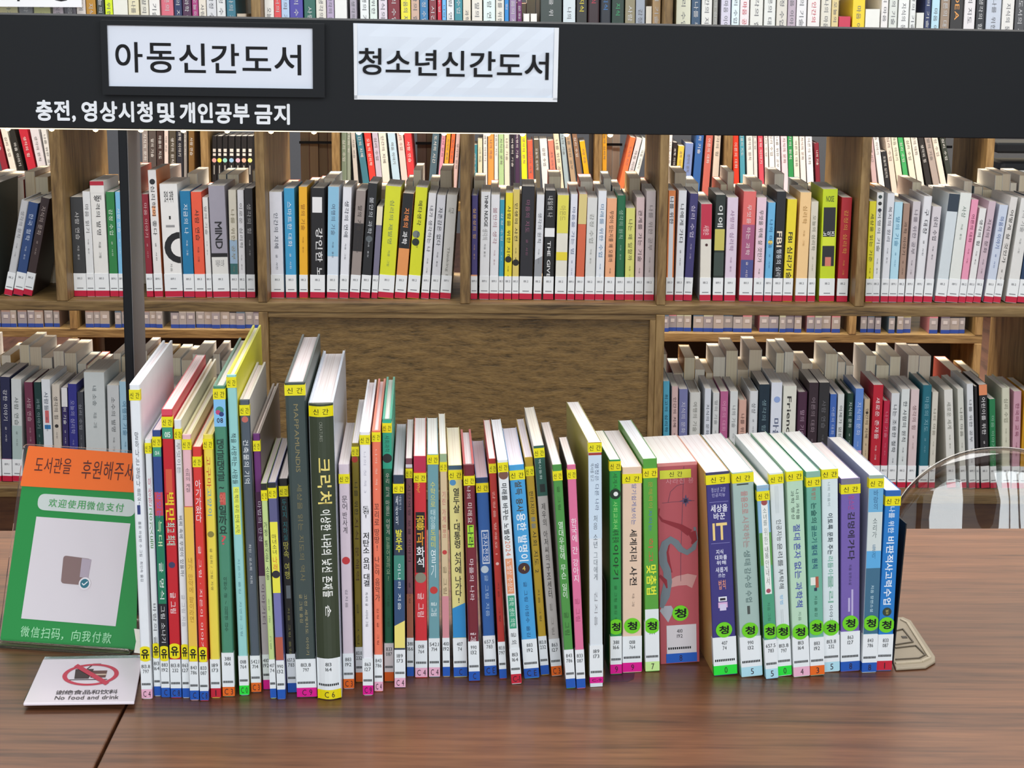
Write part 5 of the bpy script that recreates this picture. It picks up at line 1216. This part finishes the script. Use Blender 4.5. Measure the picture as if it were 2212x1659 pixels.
sub(ridge([(1934, 1400), (1972, 1394), (1950, 1366), (1934, 1370)], .0007, mat('5c5040', .5), TZ + .0032), 'groove', be)
mb = MB(); c = P(1953, 1383); mb.box(c.x - .003, c.x + .003, c.y - .003, c.y + .003, TZ + .0034, TZ + .0042, mat('302820')); sub(mb, 'hole', be)
b0 = P(1931, 1449); dv = Vector((-math.sin(YAW), math.cos(YAW), 0))
Mb = Matrix.Translation((b0.x, b0.y + .01, TZ)) @ Matrix.Rotation(YAW, 4, 'Z') @ Matrix.Rotation(math.radians(2.2), 4, 'Y')
mb = MB(); mb.box(0, .0015, 0, .09, .004, .165, mat('121214', .5)); o = mb.build('upright_plate', bevel=.0005); o.matrix_world = Mb; o.parent = be
be2 = empty('bookend', Matrix.Identity(4), 'dark bookend whose flat base peeks out under the green books', 'bookend')
q = [P(1306, 1474), P(1355, 1473), P(1369, 1467), P(1371, 1455), P(1371, 1400), P(1310, 1400)]
slab('base_plate', [(p.x, p.y) for p in q], TZ + .00003, TZ + .00017, mat('3a2c30', .4), be2, 0)
b1 = P(1305, 1460); Mc = Matrix.Translation((b1.x + .0005, b1.y + .02, TZ)) @ Matrix.Rotation(math.radians(5.3), 4, 'Z')
mb = MB(); mb.box(0, .0006, 0, .06, .0004, .10, mat('17171a', .5)); o = mb.build('upright_plate'); o.matrix_world = Mc; o.parent = be2

# ------------------------------------------------------------------ green sign in acrylic stand
bl_, br_ = P(0, 1392), P(296, 1412)
exs = (br_ - bl_).normalized()
# top edge: further back; solve depth so that the left edge keeps its direction
back = Vector((-exs.y, exs.x, 0)); H_ = None; best = None
for tilt in [math.radians(a) for a in range(8, 50)]:
    ezs = back * math.sin(tilt) + Vector((0, 0, 1)) * math.cos(tilt)
    nn = exs.cross(ezs)
    tl3 = on_plane(59, 962, bl_, nn) - bl_
    e = abs(tl3.dot(exs) + 0.004)
    if best is None or e < best[0]: best = (e, tilt, tl3.dot(ezs))
TILT = min(best[1], math.radians(36)); 
ezs = back * math.sin(TILT) + Vector((0, 0, 1)) * math.cos(TILT); nns = exs.cross(ezs)
print('stand tilt', math.degrees(TILT), 'h', best[2])
if nns.y < 0: nns = -nns
MS = Matrix((exs, nns, ezs)).transposed().to_4x4(); MS.translation = bl_ + Vector((0, 0, .004))
st = empty('sign_stand', MS, 'green payment sign with orange top in a clear acrylic stand, left of books', 'sign')
def sp(px, py, off=0.0):
    o0 = MS.translation + nns * off
    p = on_plane(px, py, o0, nns) - MS.translation; return p.dot(exs), p.dot(ezs)
def quad(name, pts, mt, y, th=.0006, rnd=0):
    mb = MB(); c = [sp(*p) for p in pts]
    if rnd:
        out = []
        for i in range(4):
            a, b, d = Vector(c[i-1]), Vector(c[i]), Vector(c[(i+1) % 4])
            u, v = (a-b).normalized() * rnd, (d-b).normalized() * rnd
            for t in range(7):
                s_ = t / 6; out.append(tuple((b+u)*(1-s_)**2 + b*2*s_*(1-s_) + (b+v)*s_**2))
        c = out
    area_ = sum(c[i][0]*c[(i+1)%len(c)][1] - c[(i+1)%len(c)][0]*c[i][1] for i in range(len(c)))
    if area_ < 0: c.reverse()
    n = len(c); k = mb.m(mt)
    mb.v += [(p[0], y, p[1]) for p in c] + [(p[0], y + th, p[1]) for p in c]
    mb.f.append(tuple(range(n))); mb.mi.append(k); mb.f.append(tuple(reversed(range(n, 2*n)))); mb.mi.append(k)
    for i in range(n):
        j = (i+1) % n; mb.f.append((i, n+i, n+j, j)); mb.mi.append(k)
    o = sub(mb, name, st); return o
quad('acrylic_panel', [(50, 958), (308, 974), (300, 1412), (-6, 1392)], M_GLASS, .0012, .003, .006)
quad('green_card', [(59, 966), (301, 984), (294, 1404), (0, 1384)], mat('259344', .35), 0, .0008, .004)
quad('orange_note', [(62, 963), (303, 981), (303, 1065), (44, 1050)], mat('ff7426', .6), -.0008, .0006, .002)
quad('title_pill', [(84, 1066), (294, 1080), (291, 1117), (80, 1101)], mat('d6dcd6', .4), -.0005, .0004, .009)
quad('white_panel', [(79, 1116), (282, 1131), (250, 1353), (46, 1336)], mat('e6dcdf', .4), -.0005, .0004)
quad('picture', [(138, 1200), (198, 1208), (186, 1265), (132, 1260)], mat('8c706c', .5), -.001, .0004, .004)
quad('picture_pale_part', [(178, 1206), (198, 1209), (191, 1250), (173, 1247)], mat('b8a8b4', .5), -.0014, .0003)
c = sp(184, 1261)
mb = MB(); mb.poly([(c[0] + .0071*math.cos(t*math.pi/12), -.0016, c[1] + .0071*math.sin(t*math.pi/12)) for t in range(24)], mat('f0e8ea'))
mb.poly([(c[0] + .0052*math.cos(t*math.pi/12), -.0018, c[1] + .0052*math.sin(t*math.pi/12)) for t in range(24)], mat('2c7484'))
for a, b in (((-.003, .0002), (-.0008, -.002)), ((-.0008, -.002), (.0034, .0024))):
    dx, dz = b[0]-a[0], b[1]-a[1]; l = math.hypot(dx, dz); nx, nz = -dz/l*.0006, dx/l*.0006
    mb.poly([(c[0]+a[0]-nx, -.002, c[1]+a[1]-nz), (c[0]+b[0]-nx, -.002, c[1]+b[1]-nz), (c[0]+b[0]+nx, -.002, c[1]+b[1]+nz), (c[0]+a[0]+nx, -.002, c[1]+a[1]+nz)], M_WHITE)
sub(mb, 'check_badge', st)
def stext(name, items, mt, y, bold=.01):
    mb = MB()
    for t, p0, p1 in items:    # p0 = lower-left px, p1 = upper-right px (of an upright box), sheared along the card
        a, b = sp(*p0), sp(*p1)
        put_text(mb, t, (a[0], b[0], a[1], b[1]), lambda u, v: (u, y, v), mt, 'H', bold, 4)
    sub(mb, name, st)
stext('handwriting', [('도서관을', (74, 1021), (157, 991)), ('후원해주세', (175, 1034), (293, 1000))], mat('54201c'), -.0012, 0)
stext('pill_text', [('欢迎使用微信支付', (104, 1097), (268, 1093))], mat('4ca458'), -.001, .008) if 0 else None
def row_text(name, t, pl, pr, hpx, mt, y, bold):
    a, b = sp(*pl), sp(*pr); mb = MB(); n = len(t)
    hh = abs(sp(pl[0], pl[1] - hpx)[1] - a[1])
    for i, ch in enumerate(t):
        if ch == ' ': continue
        u0 = a[0] + (b[0]-a[0]) * i / n; u1 = a[0] + (b[0]-a[0]) * (i + .84) / n; v = a[1] + (b[1]-a[1]) * (i + .4) / n
        if ch in '，,': put_text(mb, ch, (u0, u0 + (u1-u0)*.25, v, v + hh*.3), lambda u, w_: (u, y, w_), mt, 'H', bold, 4)
        else: put_text(mb, ch, (u0, u1, v, v + hh), lambda u, w_: (u, y, w_), mt, 'H', bold, 4)
    sub(mb, name, st)
row_text('pill_lettering', '欢迎使用微信支付', (105, 1095), (270, 1107), 18, mat('4fa45c'), -.001, .01)
row_text('caption', '微信扫码，向我付款', (44, 1375), (243, 1391), 23, mat('a8e4b0'), -.0009, .01)
# curved foot of the stand
mb = MB(); L = (br_ - bl_).length - .004
prof = [(-.0015, 0), (-.012, -.0005), (-.014, .002), (-.012, .0035), (-.0015, .004)]
Mfoot = Matrix((exs, back, Vector((0, 0, 1)))).transposed().to_4x4(); Mfoot.translation = bl_
n0 = len(mb.v); 
mb.box(-.006, L, -.010, .10, .0004, .0034, M_GLASS); o = mb.build('acrylic_foot', bevel=.001); o.matrix_world = Mfoot; o.parent = st; o.matrix_parent_inverse = MS.inverted()
mb = MB(); mb.box(-.006, L, -.0125, -.0075, .0004, .009, glass('acrylic_edge', .05, 'e8e4d0')); o = mb.build('acrylic_lip', bevel=.0018); o.matrix_world = Mfoot; o.parent = st; o.matrix_parent_inverse = MS.inverted()

# ------------------------------------------------------------------ no food and drink card
zc = TZ + .008
c4 = [P(50, 1519, zc), P(290, 1516, zc), P(308, 1420, zc), P(93, 1424, zc)]
cd = empty('notice_card', Matrix.Identity(4), 'white card on the table, red no food and drink circle', 'sign')
mb = MB(); mb.prism([(p.x, p.y) for p in c4], zc - .003, zc, mat('f2e6ec', .25)); sub(mb, 'card', cd, .0008)
c5 = [P(50, 1524), P(290, 1520), P(306, 1426), P(95, 1430)]
mb = MB(); mb.prism([(p.x*.999, p.y + .003) for p in c5], TZ + .0004, zc - .003, glass('card_sleeve', .1, 'c8d0d0')); sub(mb, 'clear_base', cd)
def cp(u, v, dz=0.0):
    p = c4[0]*(1-u)*(1-v) + c4[1]*u*(1-v) + c4[2]*u*v + c4[3]*(1-u)*v; return (p.x, p.y, zc + dz)
mb = MB(); RD = mat('d4304c', .4)
ax = (c4[1]-c4[0]).length; ay = (c4[3]-c4[0]).length; ru = .27; rv = ru * ax / ay; uc, vc = .53, .61
rv = min(rv, .36)
for i in range(40):
    t0, t1 = i*math.pi/20, (i+1)*math.pi/20
    f = lambda t, k: cp(uc + ru*k*math.cos(t), vc + rv*k*math.sin(t), .0004)
    mb.poly([f(t0, .84), f(t0, 1), f(t1, 1), f(t1, .84)], RD)
sub(mb, 'red_circle', cd)
mb = MB(); DK = mat('3c2420'); 
mb.poly([cp(.385, .52, .0003), cp(.52, .52, .0003), cp(.545, .74, .0003), cp(.365, .74, .0003)], DK)
mb.poly([cp(.535, .54, .0003), cp(.68, .54, .0003), cp(.68, .7, .0003), cp(.535, .7, .0003)], mat('6c4038'))
mb.poly([cp(.535, .59, .0005), cp(.68, .59, .0005), cp(.68, .62, .0005), cp(.535, .62, .0005)], mat('e0c8b0'))
mb.poly([cp(.34, .49, .0003), cp(.70, .49, .0003), cp(.70, .505, .0003), cp(.34, .505, .0003)], DK)
mb.poly([cp(.47, .74, .0003), cp(.485, .74, .0003), cp(.535, .86, .0003), cp(.52, .86, .0003)], DK)
mb.poly([cp(.52, .85, .0003), cp(.60, .85, .0003), cp(.60, .865, .0003), cp(.52, .865, .0003)], DK)
sub(mb, 'cup_and_burger', cd)
mb = MB(); mb.poly([cp(.34, .80, .0006), cp(.37, .86, .0006), cp(.73, .42, .0006), cp(.70, .36, .0006)], RD); sub(mb, 'red_bar', cd)
mb = MB(); GR = mat('3c3438')
put_text(mb, '谢绝食品和饮料', (.26, .83, .17, .265), lambda u, v: cp(u, v, .0004), GR, 'H', .01, 4)
put_text(mb, 'No food and drink', (.27, .85, .06, .14), lambda u, v: cp(u, v, .0004), GR, 'H', .012, 4)
sub(mb, 'lettering', cd)
# white folded piece standing in for the bright reflection on the acrylic corner
c0 = P(300, 1432)
mb = MB(); mb.v = [(c0.x-.004, c0.y-.004, TZ+.0135), (c0.x+.006, c0.y-.006, TZ+.013), (c0.x+.008, c0.y+.004, TZ+.024), (c0.x-.004, c0.y+.008, TZ+.022), (c0.x-.006, c0.y+.010, TZ+.036), (c0.x+.005, c0.y+.012, TZ+.034), (c0.x, c0.y+.002, TZ+.0125)]
mb.f = [(0,1,2,3), (3,2,5,4), (0,6,1), (0,3,6), (1,6,2)]; kk = mb.m(mat('f6f0e0', .3)); mb.mi = [kk]*5
o = mb.build('paper_tag'); sm = o.modifiers.new('s', 'SOLIDIFY'); sm.thickness = .0006
tag(o, 'small white folded piece for the glint on the acrylic stand corner', 'tag')

# ------------------------------------------------------------------ clear chair behind the table
Yc_ = 2.46
ch = empty('clear_chair', Matrix.Identity(4), 'transparent plastic chair with rounded back behind the table, right', 'chair')
cxp = on_y(2170, 1065, Yc_); top = on_y(2170, 984, Yc_).z; side_z = on_y(2170, 1150, Yc_).z
a_ = cxp.x - on_y(1906, 1120, Yc_).x
def arc(t, k=1.0):     # t in [0,pi], left to right
    x = cxp.x - a_ * math.cos(t); z = side_z + (top - side_z) * math.sin(t)
    y = Yc_ - .05 * math.cos(t) ** 2
    return Vector((x, y, z))
mb = MB(); n = 44; m_ = 10; kk = mb.m(M_CLEAR)
rows_ = []
for s_ in (0, .0015):
    for i in range(n + 1):
        t = math.pi * i / n; e = arc(t)
        for j in range(m_ + 1):
            z = (side_z - .25) + (e.z - side_z + .25) * j / m_
            mb.v.append((e.x, e.y + s_ + (z - side_z) * .35 + .0055 * math.sin(i * .45) * math.sin(j * .6), z))
N1 = (n + 1) * (m_ + 1)
for i in range(n):
    for j in range(m_):
        a = i*(m_+1)+j; b = (i+1)*(m_+1)+j
        mb.f.append((a, b, b+1, a+1)); mb.f.append((N1+a, N1+a+1, N1+b+1, N1+b)); mb.mi += [kk, kk]
for i in range(n):
    a = i*(m_+1)+m_; b = (i+1)*(m_+1)+m_
    mb.f.append((a, b, N1+b, N1+a)); mb.mi.append(kk); a -= m_; b -= m_; mb.f.append((a, N1+a, N1+b, b)); mb.mi.append(kk)
sub(mb, 'backrest', ch).data.polygons.foreach_set('use_smooth', [True] * len(mb.f))
mb = MB(); kk = mb.m(M_RIM); R0 = .0028
for i in range(n + 1):
    e = arc(math.pi * i / n) + Vector((0, (arc(math.pi * i / n).z - side_z) * .35, 0)); e2 = arc(min(math.pi, math.pi * (i + .5) / n)); e1 = arc(max(0, math.pi * (i - .5) / n)); d = (e2 - e1).normalized(); s_ = d.cross(Vector((0, 1, 0))).normalized(); u_ = s_.cross(d)
    for q_ in range(8):
        a = q_ * math.pi / 4; p = e + s_ * R0 * math.cos(a) + u_ * R0 * math.sin(a); mb.v.append(tuple(p))
for i in range(n):
    for q_ in range(8):
        a, b = i*8+q_, i*8+(q_+1) % 8; mb.f.append((a, b, b+8, a+8)); mb.mi.append(kk)
sub(mb, 'rim', ch).data.polygons.foreach_set('use_smooth', [True] * len(mb.f))
mb = MB(); mb.box(cxp.x - .2, cxp.x + .2, Yc_ - .02, Yc_ + .4, .44, .452, M_GLASS); sub(mb, 'seat', ch, .004)
for dx in (-.19, .17):
    for dy in (-.01, .37):
        mb = MB(); mb.box(cxp.x + dx, cxp.x + dx + .025, Yc_ + dy, Yc_ + dy + .025, 0.001, .44, M_GLASS); sub(mb, 'leg', ch)
bpy.context.view_layer.update()
